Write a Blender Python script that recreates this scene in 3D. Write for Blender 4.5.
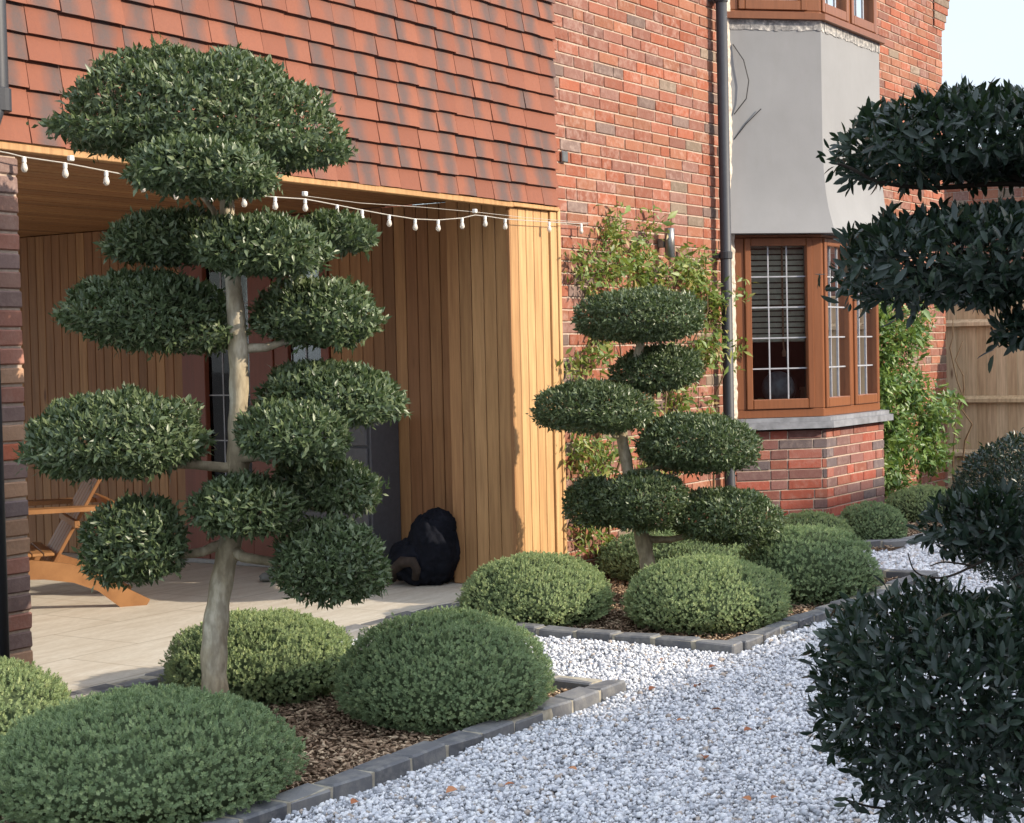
import bpy, math, random
import numpy as np
from mathutils import Vector, Matrix
R = math.radians
S = bpy.context.scene
C = S.collection
for o in list(bpy.data.objects):
    bpy.data.objects.remove(o)

# ------------------------------------------------------------------ camera
PHI, PITCH, ROLL, FPX, CAMZ = R(32.95), R(1.94), .0225, 1680., 1.37
hv = np.array([math.cos(PHI), math.sin(PHI), 0]); rv = np.array([math.sin(PHI), -math.cos(PHI), 0]); zv = np.array([0, 0, 1.])
FW = math.cos(PITCH) * hv - math.sin(PITCH) * zv
U0 = math.sin(PITCH) * hv + math.cos(PITCH) * zv
RT = math.cos(ROLL) * rv - math.sin(ROLL) * U0
UP = math.sin(ROLL) * rv + math.cos(ROLL) * U0
cam = bpy.data.cameras.new('camera'); camo = bpy.data.objects.new('camera', cam); C.objects.link(camo)
cam.sensor_width = 36; cam.lens = 36 * FPX / 1024; cam.clip_start = .05; cam.clip_end = 500
camo.matrix_world = Matrix(((RT[0], UP[0], -FW[0], 0), (RT[1], UP[1], -FW[1], 0), (RT[2], UP[2], -FW[2], CAMZ), (0, 0, 0, 1)))
S.camera = camo

# ------------------------------------------------------------------ light
SUN_EL, SUN_AZ = R(25), (.292, -.956)
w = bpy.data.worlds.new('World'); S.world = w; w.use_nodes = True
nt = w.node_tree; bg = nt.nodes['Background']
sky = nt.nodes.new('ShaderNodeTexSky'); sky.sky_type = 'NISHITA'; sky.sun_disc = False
sky.sun_elevation = SUN_EL; sky.sun_rotation = math.atan2(SUN_AZ[0], SUN_AZ[1])
sky.air_density = 1.0; sky.dust_density = 1.6; sky.ozone_density = 1.0
# thin high cloud over the blue, brightened overhead as added fill light
tc = nt.nodes.new('ShaderNodeTexCoord'); cn = nt.nodes.new('ShaderNodeTexNoise'); cn.inputs['Scale'].default_value = 2.2; cn.inputs['Detail'].default_value = 6
cm = nt.nodes.new('ShaderNodeMapping'); cm.inputs['Scale'].default_value = (1, 1, 3.2); nt.links.new(tc.outputs['Generated'], cm.inputs[0]); nt.links.new(cm.outputs[0], cn.inputs['Vector'])
cr = nt.nodes.new('ShaderNodeValToRGB'); cr.color_ramp.elements[0].position = .30; cr.color_ramp.elements[0].color = (.45, .45, .45, 1); cr.color_ramp.elements[1].position = .68; cr.color_ramp.elements[1].color = (.95, .95, .95, 1)
nt.links.new(cn.outputs['Fac'], cr.inputs[0])
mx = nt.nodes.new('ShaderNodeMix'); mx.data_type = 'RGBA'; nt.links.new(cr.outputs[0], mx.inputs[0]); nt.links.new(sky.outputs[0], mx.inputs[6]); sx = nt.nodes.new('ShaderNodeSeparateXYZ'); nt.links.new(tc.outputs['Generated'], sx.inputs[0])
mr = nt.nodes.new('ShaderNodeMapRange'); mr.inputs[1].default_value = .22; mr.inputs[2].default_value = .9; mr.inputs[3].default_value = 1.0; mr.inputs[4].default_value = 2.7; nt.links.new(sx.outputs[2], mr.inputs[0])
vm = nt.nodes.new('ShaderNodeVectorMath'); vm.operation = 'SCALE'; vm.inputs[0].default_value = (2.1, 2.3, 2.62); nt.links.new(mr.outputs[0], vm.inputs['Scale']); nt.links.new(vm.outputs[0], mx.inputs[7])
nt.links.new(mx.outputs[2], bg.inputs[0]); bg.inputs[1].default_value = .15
sun = bpy.data.lights.new('sun', 'SUN'); suno = bpy.data.objects.new('sun', sun); C.objects.link(suno)
sun.energy = 2.25; sun.angle = R(.6); sun.color = (1, .88, .72)
suno.rotation_euler = Vector((SUN_AZ[0] * math.cos(SUN_EL), SUN_AZ[1] * math.cos(SUN_EL), math.sin(SUN_EL))).to_track_quat('Z', 'Y').to_euler()
S.view_settings.view_transform = 'Standard'; S.view_settings.look = 'None'
S.view_settings.exposure = 1.48; S.view_settings.gamma = 1
S.render.engine = 'CYCLES'
S.cycles.max_bounces = 8; S.cycles.transparent_max_bounces = 12
S.cycles.use_denoising = True

# ------------------------------------------------------------------ helpers
rng = np.random.default_rng(7); random.seed(7)

def at(x, y, depth):
    """a point of the scene seen at photo position x, y and standing `depth` metres along the view axis"""
    return np.array([0, 0, CAMZ]) + depth * (FW + RT * (x - 512) / FPX + UP * (411.5 - y) / FPX)
def at_y(x, y, Y):
    d = FW + RT * (x - 512) / FPX + UP * (411.5 - y) / FPX
    return np.array([0, 0, CAMZ]) + d * (Y / d[1])
def at_z(x, y, z=0.):
    d = FW + RT * (x - 512) / FPX + UP * (411.5 - y) / FPX
    return np.array([0, 0, CAMZ]) + d * ((z - CAMZ) / d[2])

def tag(o, label=None, cat=None, group=None, kind=None):
    if label: o['label'] = label
    if cat: o['category'] = cat
    if group: o['group'] = group
    if kind: o['kind'] = kind
    return o
def thing(name, label, cat, loc=(0, 0, 0), rz=0, group=None):
    o = bpy.data.objects.new(name, None); C.objects.link(o)
    o.location = loc; o.rotation_euler = (0, 0, rz); o.empty_display_size = .1
    return tag(o, label, cat, group)

def mesh_obj(name, V, F, mat, parent=None, rnd=None, aux=None, smooth=False, world=True):
    """V (n,3); F either (m,k) array or list of tuples. world=True: V are world coordinates"""
    me = bpy.data.meshes.new(name)
    V = np.asarray(V, dtype=np.float32)
    if isinstance(F, np.ndarray):
        m, k = F.shape
        me.vertices.add(len(V)); me.vertices.foreach_set('co', V.ravel())
        me.loops.add(m * k); me.loops.foreach_set('vertex_index', F.astype(np.int32).ravel())
        me.polygons.add(m); me.polygons.foreach_set('loop_start', np.arange(0, m * k, k, dtype=np.int32))
        me.polygons.foreach_set('loop_total', np.full(m, k, dtype=np.int32))
        me.update(calc_edges=True)
    else:
        me.from_pydata([tuple(v) for v in V], [], F); me.update()
    for nm, arr in (('rnd', rnd), ('aux', aux)):
        if arr is not None:
            a = me.attributes.new(nm, 'FLOAT_COLOR', 'POINT')
            buf = np.ones((len(V), 4), dtype=np.float32); buf[:, :3] = arr
            a.data.foreach_set('color', buf.ravel())
    if smooth:
        me.polygons.foreach_set('use_smooth', np.ones(len(me.polygons), dtype=bool))
    me.materials.append(mat)
    o = bpy.data.objects.new(name, me); C.objects.link(o)
    if parent is not None:
        o.parent = parent
        if world:
            o.matrix_parent_inverse = chain(parent).inverted()
    return o
def chain(p):
    m = Matrix.LocRotScale(p.location, p.rotation_euler, p.scale)
    if p.parent is not None:
        m = chain(p.parent) @ p.matrix_parent_inverse @ m
    return m

class MB:
    def __init__(s): s.v = []; s.f = []; s.r = []; s.a = []
    def add(s, V, F, rnd=None, aux=None):
        n = len(s.v); V = [tuple(x) for x in V]
        s.v += V; s.f += [tuple(i + n for i in q) for q in F]
        r = tuple(rng.random(3)) if rnd is None else rnd
        s.r += [r] * len(V)
        s.a += list(aux) if aux is not None else [(0, 0, 0)] * len(V)
        return s
    def box(s, lo, hi, M=None, rnd=None, jit=0):
        (x0, y0, z0), (x1, y1, z1) = lo, hi
        V = [(x0, y0, z0), (x1, y0, z0), (x1, y1, z0), (x0, y1, z0), (x0, y0, z1), (x1, y0, z1), (x1, y1, z1), (x0, y1, z1)]
        if jit: V = [tuple(c + random.uniform(-jit, jit) for c in v) for v in V]
        if M is not None: V = [tuple(M @ Vector(v)) for v in V]
        F = [(0, 3, 2, 1), (4, 5, 6, 7), (0, 1, 5, 4), (1, 2, 6, 5), (2, 3, 7, 6), (3, 0, 4, 7)]
        return s.add(V, F, rnd)
    def bbox(s, lo, hi, b=.004, M=None, rnd=None, jit=0):
        """box with chamfered edges"""
        lo = np.array(lo, float); hi = np.array(hi, float); V = []; idx = {}
        for ax in range(3):
            for sg in range(8):
                c = [hi[k] if (sg >> k) & 1 else lo[k] for k in range(3)]
                for k in range(3):
                    if k != ax: c[k] += -b if (sg >> k) & 1 else b
                idx[(ax, sg)] = len(V); V.append(c)
        if jit:
            dj = {sg: [random.uniform(-jit, jit) for _ in range(3)] for sg in range(8)}
            for (ax, sg), i in idx.items(): V[i] = [V[i][k] + dj[sg][k] for k in range(3)]
        F = []
        for ax in range(3):
            u, v = (ax + 1) % 3, (ax + 2) % 3
            for e in (0, 1):
                q = [(e << ax) | (a << u) | (c << v) for a, c in ((0, 0), (1, 0), (1, 1), (0, 1))]
                if not e: q = q[::-1]
                F.append(tuple(idx[(ax, k)] for k in q))
            for a in (0, 1):
                for c in (0, 1):
                    k0 = (a << u) | (c << v); k1 = k0 | (1 << ax)
                    q = (idx[(u, k0)], idx[(u, k1)], idx[(v, k1)], idx[(v, k0)])
                    F.append(q if (a == c) else q[::-1])
        for sg in range(8):
            t = (idx[(0, sg)], idx[(1, sg)], idx[(2, sg)])
            F.append(t if bin(sg).count('1') % 2 else t[::-1])
        if M is not None: V = [tuple(M @ Vector(v)) for v in V]
        return s.add(V, F, rnd)
    def tube(s, P, rad, n=8, cap=True, rnd=None):
        P = [Vector(p) for p in P]
        if not hasattr(rad, '__len__'): rad = [rad] * len(P)
        V = []; F = []; up = None
        for i, p in enumerate(P):
            t = (P[min(i + 1, len(P) - 1)] - P[max(i - 1, 0)]).normalized()
            if up is None:
                up = t.cross(Vector((0, 0, 1)))
                if up.length < 1e-3: up = t.cross(Vector((1, 0, 0)))
                up.normalize()
            up = (up - t * up.dot(t)).normalized(); w2 = t.cross(up)
            for k in range(n):
                a = 2 * math.pi * k / n
                V.append(tuple(p + rad[i] * (math.cos(a) * up + math.sin(a) * w2)))
        for i in range(len(P) - 1):
            for k in range(n):
                F.append((i * n + k, i * n + (k + 1) % n, (i + 1) * n + (k + 1) % n, (i + 1) * n + k))
        if cap:
            F.append(tuple(range(n))[::-1]); F.append(tuple((len(P) - 1) * n + k for k in range(n)))
        return s.add(V, F, rnd)
    def prism(s, pts, d, rnd=None, M=None):
        """polygon pts (3D) extruded by vector d"""
        n = len(pts); d = Vector(d); A = [Vector(p) for p in pts]; V = A + [p + d for p in A]
        if M is not None: V = [M @ v for v in V]
        F = [tuple(range(n))[::-1], tuple(range(n, 2 * n))] + [(i, (i + 1) % n, n + (i + 1) % n, n + i) for i in range(n)]
        return s.add([tuple(v) for v in V], F, rnd)
    def lathe(s, c, prof, n=16, rnd=None):
        V = []; F = []
        for r_, z_ in prof:
            for k in range(n):
                a = 2 * math.pi * k / n; V.append((c[0] + r_ * math.cos(a), c[1] + r_ * math.sin(a), c[2] + z_))
        for i in range(len(prof) - 1):
            for k in range(n): F.append((i * n + k, i * n + (k + 1) % n, (i + 1) * n + (k + 1) % n, (i + 1) * n + k))
        F.append(tuple(range(n))[::-1]); F.append(tuple((len(prof) - 1) * n + k for k in range(n)))
        return s.add(V, F, rnd)
    def build(s, name, mat, parent=None, smooth=False):
        o = mesh_obj(name, s.v, s.f, mat, parent, np.array(s.r), np.array(s.a), smooth)
        return o

def scatter(tV, tF, P, Fr, sc, rnd=None):
    """instances of a template merged into one vertex array. P (n,3), Fr (n,3,3) columns = local axes, sc (n,) or (n,3)"""
    tV = np.asarray(tV, float); tF = np.asarray(tF); n = len(P); k = len(tV)
    sc = np.asarray(sc, float)
    if sc.ndim == 1: sc = np.repeat(sc[:, None], 3, 1)
    L = tV[None] * sc[:, None, :]
    V = np.einsum('nij,nkj->nki', Fr, L) + P[:, None, :]
    F = (tF[None] + (np.arange(n) * k)[:, None, None]).reshape(-1, tF.shape[1])
    if rnd is None: rnd = rng.random((n, 3))
    return V.reshape(-1, 3), F, np.repeat(rnd, k, 0)

def frames(axis, nrm):
    """frames with x = axis, z close to nrm"""
    x = axis / (np.linalg.norm(axis, axis=1, keepdims=True) + 1e-9)
    z = nrm - x * (x * nrm).sum(1, keepdims=True); z /= (np.linalg.norm(z, axis=1, keepdims=True) + 1e-9)
    y = np.cross(z, x)
    return np.stack([x, y, z], 2)

# ------------------------------------------------------------------ materials
def mat(name):
    m = bpy.data.materials.new(name); m.use_nodes = True
    t = m.node_tree; b = t.nodes['Principled BSDF']
    return m, t, b
def nd(t, typ, **kw):
    n = t.nodes.new(typ)
    for k, v in kw.items():
        if k.startswith('i_'):
            n.inputs[k[2:].replace('_', ' ')].default_value = v
        else: setattr(n, k, v)
    return n
def ramp(t, src, stops, interp='LINEAR'):
    r = t.nodes.new('ShaderNodeValToRGB'); r.color_ramp.interpolation = interp
    e = r.color_ramp.elements
    while len(e) < len(stops): e.new(.5)
    for i, (p, c) in enumerate(stops):
        e[i].position = p; e[i].color = (c[0], c[1], c[2], 1) if hasattr(c, '__len__') else (c, c, c, 1)
    t.links.new(src, r.inputs[0]); return r.outputs[0]
def attr(t, name='rnd'):
    a = nd(t, 'ShaderNodeAttribute', attribute_name=name)
    s = t.nodes.new('ShaderNodeSeparateColor'); t.links.new(a.outputs['Color'], s.inputs[0])
    return s.outputs[0], s.outputs[1], s.outputs[2]
def math_(t, op, a, b=None, c=None, clamp=False):
    n = nd(t, 'ShaderNodeMath', operation=op); n.use_clamp = clamp
    for i, x in enumerate((a, b, c)):
        if x is None: continue
        if isinstance(x, (int, float)): n.inputs[i].default_value = x
        else: t.links.new(x, n.inputs[i])
    return n.outputs[0]
def mix(t, fac, a, b, blend='MIX'):
    n = nd(t, 'ShaderNodeMix', data_type='RGBA', blend_type=blend)
    if isinstance(fac, (int, float)): n.inputs[0].default_value = fac
    else: t.links.new(fac, n.inputs[0])
    for i, x in ((6, a), (7, b)):
        if hasattr(x, 'is_linked'): t.links.new(x, n.inputs[i])
        else: n.inputs[i].default_value = (*x, 1)
    return n.outputs[2]
def noise(t, scale, detail=4, rough=.55, vec=None, stretch=None, obj=True):
    n = nd(t, 'ShaderNodeTexNoise'); n.inputs['Scale'].default_value = scale; n.inputs['Detail'].default_value = detail
    n.inputs['Roughness'].default_value = rough
    g = nd(t, 'ShaderNodeNewGeometry').outputs['Position']
    if stretch:
        mp = nd(t, 'ShaderNodeMapping'); mp.inputs['Scale'].default_value = stretch
        t.links.new(g, mp.inputs[0]); g = mp.outputs[0]
    if vec is not None: g = vec
    t.links.new(g, n.inputs['Vector'])
    return n.outputs['Fac']
def bump(t, b, h, strength=.3, dist=.01):
    n = nd(t, 'ShaderNodeBump'); n.inputs['Strength'].default_value = strength; n.inputs['Distance'].default_value = dist
    t.links.new(h, n.inputs['Height']); t.links.new(n.outputs[0], b.inputs['Normal'])
def setc(t, b, c, rough=.8, spec=.3):
    if hasattr(c, 'is_linked'): t.links.new(c, b.inputs['Base Color'])
    else: b.inputs['Base Color'].default_value = (*c, 1)
    if hasattr(rough, 'is_linked'): t.links.new(rough, b.inputs['Roughness'])
    else: b.inputs['Roughness'].default_value = rough
    b.inputs['Specular IOR Level'].default_value = spec

M = {}
def plain(name, c, rough=.6, spec=.3, metal=0, vary=.12, scale=30):
    m, t, b = mat(name)
    n = noise(t, scale)
    dark = tuple(x * (1 - vary) for x in c); lite = tuple(min(1, x * (1 + vary)) for x in c)
    setc(t, b, ramp(t, n, [(.3, dark), (.7, lite)]), rough, spec); b.inputs['Metallic'].default_value = metal
    bump(t, b, n, .08, .004)
    M[name] = m; return m
def brick_mat(name, stops, bloom=.35):
    m, t, b = mat(name); r, g, bl = attr(t)
    base = ramp(t, r, stops, 'CONSTANT')
    n1 = noise(t, 9, 5); n2 = noise(t, 70, 4); n3 = noise(t, 22, 5, .65)
    c = mix(t, ramp(t, n2, [(.3, .0), (.75, .5)]), base, mix(t, .5, base, (.12, .06, .045)))
    br = nd(t, 'ShaderNodeHueSaturation'); t.links.new(c, br.inputs['Color'])
    t.links.new(math_(t, 'MULTIPLY_ADD', g, .34, .83), br.inputs['Value'])
    fac = math_(t, 'MULTIPLY', ramp(t, n3, [(.45, 0.), (.72, 1.)]), math_(t, 'MULTIPLY_ADD', bl, bloom * .55, .07))
    c = mix(t, fac, br.outputs[0], (.56, .43, .36))
    setc(t, b, c, .88, .15); bump(t, b, n2, .35, .006); M[name] = m
brick_mat('red_brick', [(0, (0.296, 0.097, 0.055)), (.22, (0.265, 0.100, 0.065)), (.42, (0.234, 0.105, 0.077)), (.6, (0.288, 0.121, 0.072)), (.85, (0.218, 0.113, 0.089)), (.93, (0.180, 0.126, 0.107)), (.97, (0.210, 0.162, 0.119))], .6)
brick_mat('weathered_brick', [(0, (0.308, 0.081, 0.053)), (.2, (0.257, 0.095, 0.072)), (.4, (0.196, 0.090, 0.078)), (.6, (0.283, 0.100, 0.068)), (.74, (0.171, 0.100, 0.092)), (.88, (0.128, 0.104, 0.106))], .3)
brick_mat('brown_brick', [(0, (0.370, 0.172, 0.123)), (.25, (0.296, 0.172, 0.130)), (.45, (0.445, 0.265, 0.164)), (.65, (0.247, 0.166, 0.144)), (.88, (0.519, 0.153, 0.082)), (.93, (0.210, 0.159, 0.150))], .3)
plain('mortar', (.43, .335, .265), .95, .1, vary=.18, scale=40)

plain('pale_mortar', (.52, .45, .37), .95, .1, vary=.3, scale=30)
m, t, b = mat('clay_tile'); r, g, bl = attr(t); u, v, _ = attr(t, 'aux')
warp = math_(t, 'MULTIPLY_ADD', noise(t, 14, 4), .5, -.25)
d = math_(t, 'ABSOLUTE', math_(t, 'SUBTRACT', math_(t, 'ADD', u, warp), r))
band = ramp(t, d, [(.10, 1.), (.48, 0.)])
band = math_(t, 'MULTIPLY', band, ramp(t, g, [(.12, 0.), (.36, .95)]))
base = ramp(t, bl, [(0, (.195, .074, .047)), (.35, (.225, .085, .053)), (.7, (.25, .097, .060)), (1, (.20, .082, .055))])
n2 = noise(t, 60, 4)
c = mix(t, band, base, (.105, .078, .072))
c = mix(t, ramp(t, n2, [(.35, 0.), (.75, .35)]), c, (.18, .075, .052))
setc(t, b, c, .8, .2); bump(t, b, n2, .3, .004); M['clay_tile'] = m

def wood(name, stops, rough=.55, spec=.3, grain=(26, 26, 1.6), knots=True):
    m, t, b = mat(name); r, g, bl = attr(t)
    base = ramp(t, r, stops)
    mp = nd(t, 'ShaderNodeMapping'); mp.inputs['Scale'].default_value = grain
    geo = nd(t, 'ShaderNodeNewGeometry').outputs['Position']
    add = nd(t, 'ShaderNodeVectorMath', operation='ADD'); t.links.new(geo, add.inputs[0])
    cb = nd(t, 'ShaderNodeCombineXYZ')
    for i in range(3): t.links.new(math_(t, 'MULTIPLY', g, 7. * (i + 1)), cb.inputs[i])
    t.links.new(cb.outputs[0], add.inputs[1]); t.links.new(add.outputs[0], mp.inputs[0])
    n = noise(t, 1.6, 6, .62, vec=mp.outputs[0])
    c = mix(t, ramp(t, n, [(.35, .55), (.62, 0.)]), base, mix(t, .62, base, (.10, .035, .012)))
    if knots:
        k = nd(t, 'ShaderNodeTexVoronoi'); k.inputs['Scale'].default_value = 2.2
        mp2 = nd(t, 'ShaderNodeMapping'); mp2.inputs['Scale'].default_value = tuple(max(.5, x / 13) for x in grain)
        t.links.new(add.outputs[0], mp2.inputs[0]); t.links.new(mp2.outputs[0], k.inputs['Vector'])
        c = mix(t, ramp(t, k.outputs['Distance'], [(.03, .75), (.075, 0.)]), c, (.10, .035, .015))
    setc(t, b, c, rough, spec); bump(t, b, n, .2, .003); M[name] = m
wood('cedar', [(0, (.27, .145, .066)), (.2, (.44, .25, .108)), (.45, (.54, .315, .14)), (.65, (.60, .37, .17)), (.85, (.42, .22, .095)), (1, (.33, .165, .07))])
wood('cedar_shaded', [(0, (0.192, 0.094, 0.043)), (.3, (0.396, 0.206, 0.090)), (.55, (0.288, 0.138, 0.062)), (.8, (0.456, 0.250, 0.108)), (1, (0.336, 0.163, 0.072))])  # darker copy of the cedar for sheltered boards, shade put into its colour
wood('joinery', [(0, (0.193, 0.068, 0.027)), (1, (0.228, 0.084, 0.034))], .4, .4, knots=False)
wood('door_frame_wood', [(0, (.17, .045, .025)), (1, (.21, .06, .032))], .4, .4, knots=False)
wood('chair_wood', [(0, (0.251, 0.116, 0.046)), (1, (0.335, 0.167, 0.065))], .5, .3, (6, 6, 6), knots=False)
wood('fence_wood', [(0, (0.561, 0.439, 0.268)), (.4, (0.659, 0.512, 0.329)), (.75, (0.537, 0.403, 0.244)), (1, (0.695, 0.561, 0.366))], .85, .1, (22, 22, 1.8))

m, t, b = mat('grey_render'); n = noise(t, 3, 5); n2 = noise(t, 90, 3); n3 = noise(t, 16, 5, .6, stretch=(1, 1, .25)); gr = (0.249, 0.249, 0.249)
c = ramp(t, n, [(.3, tuple(x * .94 for x in gr)), (.7, tuple(x * 1.05 for x in gr))]); c = mix(t, ramp(t, n3, [(.5, 0.), (.8, .22)]), c, (.20, .195, .185))
setc(t, b, c, .8, .2); bump(t, b, n2, .12, .003); M['grey_render'] = m
m, t, b = mat('flashing'); n = noise(t, 28, 6, .7)
setc(t, b, ramp(t, n, [(.38, (.19, .185, .18)), (.52, (.30, .29, .28)), (.64, (.60, .56, .50))]), .9, .1); bump(t, b, n, .5, .01); M['flashing'] = m
plain('pipe_black', (.028, .030, .036), .55, .5)
plain('slate', (.20, .205, .22), .6, .35, vary=.3, scale=12)
plain('black_iron', (.02, .02, .02), .5, .4)
plain('lead_strip', (0.331, 0.338, 0.360), .5, .4)
plain('dark_void', (.010, .010, .012), .95, .02)
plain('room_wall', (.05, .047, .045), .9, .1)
plain('blind_fabric', (.52, .49, .37), .8, .2)
plain('net_curtain', (.72, .74, .78), .8, .2)
plain('curtain', (.34, .34, .34), .85, .15)
plain('steel', (0.225, 0.225, 0.220), .35, .5, metal=.8)
plain('white_plastic', (.78, .77, .72), .4, .5)
plain('cable_white', (.42, .39, .34), .5, .4)
plain('cable_dark', (.03, .03, .03), .5, .4)
plain('locker_grey', (.085, .085, .092), .5, .4)
plain('threshold', (.30, .29, .27), .6, .3)
plain('globe_grey', (.20, .22, .23), .4, .4, vary=.35, scale=24)
plain('ornament_yellow', (.42, .38, .12), .5, .3)
plain('box_tan', (.36, .2, .12), .7, .2)
plain('cream_panel', (.50, .48, .44), .6, .3)
plain('stone_shoe', (.16, .165, .15), .8, .2)
plain('roof_slate', (.16, .13, .12), .8, .2)
plain('pale_bark_cut', (.55, .43, .27), .8, .1)

m, t, b = mat('black_fabric'); n = noise(t, 14, 5)
setc(t, b, ramp(t, n, [(.3, (.006, .007, .010)), (.7, (.016, .017, .024))]), .95, .1); bump(t, b, n, .5, .03); M['black_fabric'] = m
plain('brown_fabric', (.045, .033, .026), .8, .2, vary=.3)

# glass: clear with real reflections
m, t, b = mat('glass'); t.nodes.remove(b); out = t.nodes['Material Output']
tr = nd(t, 'ShaderNodeBsdfTransparent'); tr.inputs[0].default_value = (.86, .89, .9, 1)
gl = nd(t, 'ShaderNodeBsdfGlossy'); gl.inputs['Roughness'].default_value = .02
fr = nd(t, 'ShaderNodeFresnel'); fr.inputs[0].default_value = 1.5
ms = nd(t, 'ShaderNodeMixShader'); t.links.new(fr.outputs[0], ms.inputs[0]); t.links.new(tr.outputs[0], ms.inputs[1]); t.links.new(gl.outputs[0], ms.inputs[2])
t.links.new(ms.outputs[0], out.inputs[0]); M['glass'] = m
m, t, b = mat('bulb_glass'); setc(t, b, (.86, .80, .70), .15, .6); b.inputs['Transmission Weight'].default_value = .35; M['bulb_glass'] = m

# ground materials
m, t, b = mat('patio_slab')
br = nd(t, 'ShaderNodeTexBrick'); br.offset = .5
br.inputs['Scale'].default_value = 1; br.inputs['Brick Width'].default_value = .9; br.inputs['Row Height'].default_value = .6; br.inputs['Mortar Size'].default_value = .006
br.inputs['Color1'].default_value = (.555, .51, .425, 1); br.inputs['Color2'].default_value = (.60, .552, .465, 1); br.inputs['Mortar'].default_value = (.38, .335, .265, 1)
t.links.new(nd(t, 'ShaderNodeNewGeometry').outputs['Position'], br.inputs['Vector'])
n = noise(t, 5, 6, .65, stretch=(.5, 2.4, 1)); n2 = noise(t, 45, 4, stretch=(.5, 2, 1))
c = mix(t, ramp(t, n, [(.36, .5), (.6, 0.)]), br.outputs[0], (.40, .33, .24))
c = mix(t, ramp(t, n2, [(.35, .35), (.6, 0.)]), c, (.35, .30, .225))
setc(t, b, c, .75, .25); bump(t, b, n2, .2, .004); M['patio_slab'] = m

m, t, b = mat('gravel_bed'); n = noise(t, 60, 4)
setc(t, b, ramp(t, n, [(.3, (.24, .24, .25)), (.7, (.42, .42, .43))]), .95, .1); M['gravel_bed'] = m
m, t, b = mat('white_marble'); r, g, bl = attr(t); n = noise(t, 55, 4)
c = ramp(t, r, [(0, (.19, .20, .22)), (.08, (.34, .35, .38)), (.28, (.50, .51, .535)), (.6, (.64, .64, .655)), (1, (.74, .735, .72))])
c = mix(t, ramp(t, n, [(.4, 0.), (.75, .4)]), c, (.50, .51, .53))
c = mix(t, ramp(t, bl, [(.955, 0.), (.96, .75)], 'CONSTANT'), c, (.36, .27, .19))
setc(t, b, c, .7, .3); M['white_marble'] = m
m, t, b = mat('soil'); n = noise(t, 30, 5)
setc(t, b, ramp(t, n, [(.3, (.035, .022, .014)), (.7, (.10, .062, .036))]), .95, .1); bump(t, b, n, .8, .03); M['soil'] = m
m, t, b = mat('bark_chip'); r, g, bl = attr(t)
c = ramp(t, r, [(0, (0.100, 0.068, 0.045)), (.35, (0.213, 0.142, 0.091)), (.65, (0.325, 0.223, 0.147)), (.88, (0.450, 0.331, 0.217)), (1, (0.600, 0.459, 0.308))])
setc(t, b, c, .9, .15); M['bark_chip'] = m
m, t, b = mat('kerb_block'); r, g, bl = attr(t); n = noise(t, 18, 5, .65); n2 = noise(t, 120, 3)
c = ramp(t, r, [(0, (.085, .087, .094)), (.5, (.125, .126, .130)), (1, (.17, .168, .168))])
c = mix(t, ramp(t, n, [(.45, 0.), (.72, .7)]), c, (.25, .24, .215))
setc(t, b, c, .65, .35); bump(t, b, n2, .25, .004); M['kerb_block'] = m
plain('kerb_mortar', (0.345, 0.312, 0.243), .95, .1, vary=.3)
m, t, b = mat('earth'); n = noise(t, 3, 5); setc(t, b, ramp(t, n, [(.3, (.10, .10, .10)), (.7, (.16, .155, .15))]), .95, .1); M['earth'] = m

def leaf_mat(name, stops, rough=.32, spec=.45, trans=.12, tcol=(.2, .35, .05)):
    m, t, b = mat(name); r, g, bl = attr(t)
    c = ramp(t, r, stops)
    setc(t, b, c, rough, spec)
    tl = nd(t, 'ShaderNodeBsdfTranslucent'); t.links.new(mix(t, .5, c, tcol), tl.inputs[0])
    ms = nd(t, 'ShaderNodeMixShader'); ms.inputs[0].default_value = trans
    out = t.nodes['Material Output']
    t.links.new(b.outputs[0], ms.inputs[1]); t.links.new(tl.outputs[0], ms.inputs[2]); t.links.new(ms.outputs[0], out.inputs[0])
    M[name] = m
leaf_mat('niwaki_leaf', [(0, (.058, .084, .040)), (.5, (.088, .122, .056)), (.82, (.122, .158, .072)), (.95, (.15, .185, .092)), (1, (.18, .21, .11))], .38, .38)
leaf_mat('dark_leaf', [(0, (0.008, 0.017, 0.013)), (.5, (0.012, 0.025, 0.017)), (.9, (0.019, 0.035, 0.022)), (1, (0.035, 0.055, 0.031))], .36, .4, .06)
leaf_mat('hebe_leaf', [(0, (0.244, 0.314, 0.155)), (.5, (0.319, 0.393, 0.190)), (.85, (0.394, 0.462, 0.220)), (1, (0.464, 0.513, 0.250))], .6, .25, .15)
leaf_mat('hebe_leaf_dark', [(0, (0.188, 0.261, 0.138)), (.5, (0.257, 0.336, 0.173)), (.85, (0.319, 0.400, 0.204)), (1, (0.388, 0.464, 0.235))], .6, .25, .15)  # same shrub leaf for the domes out of the sun, shade put into its green
leaf_mat('climber_leaf', [(0, (.07, .12, .025)), (.4, (.13, .20, .04)), (.75, (.21, .26, .06)), (.92, (.32, .31, .10)), (1, (.36, .22, .09))], .45, .4, .25, (.4, .5, .08))
leaf_mat('climber_leaf_green', [(0, (.05, .10, .025)), (.4, (.09, .17, .04)), (.8, (.15, .24, .06)), (1, (.24, .31, .09))], .42, .45, .22, (.35, .5, .08))
plain('hebe_core', (.06, .08, .04), .95, .05)
m, t, b = mat('olive_bark'); n = noise(t, 7, 6, .6, stretch=(1, 1, .55)); n2 = noise(t, 40, 5, stretch=(1, 1, .4))
c = ramp(t, n, [(.32, (.25, .205, .13)), (.5, (.42, .35, .235)), (.64, (.56, .50, .38))])
c = mix(t, ramp(t, n2, [(.4, .45), (.6, 0.)]), c, (.12, .09, .055))
setc(t, b, c, .85, .15); bump(t, b, n2, .5, .008); M['olive_bark'] = m
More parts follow.
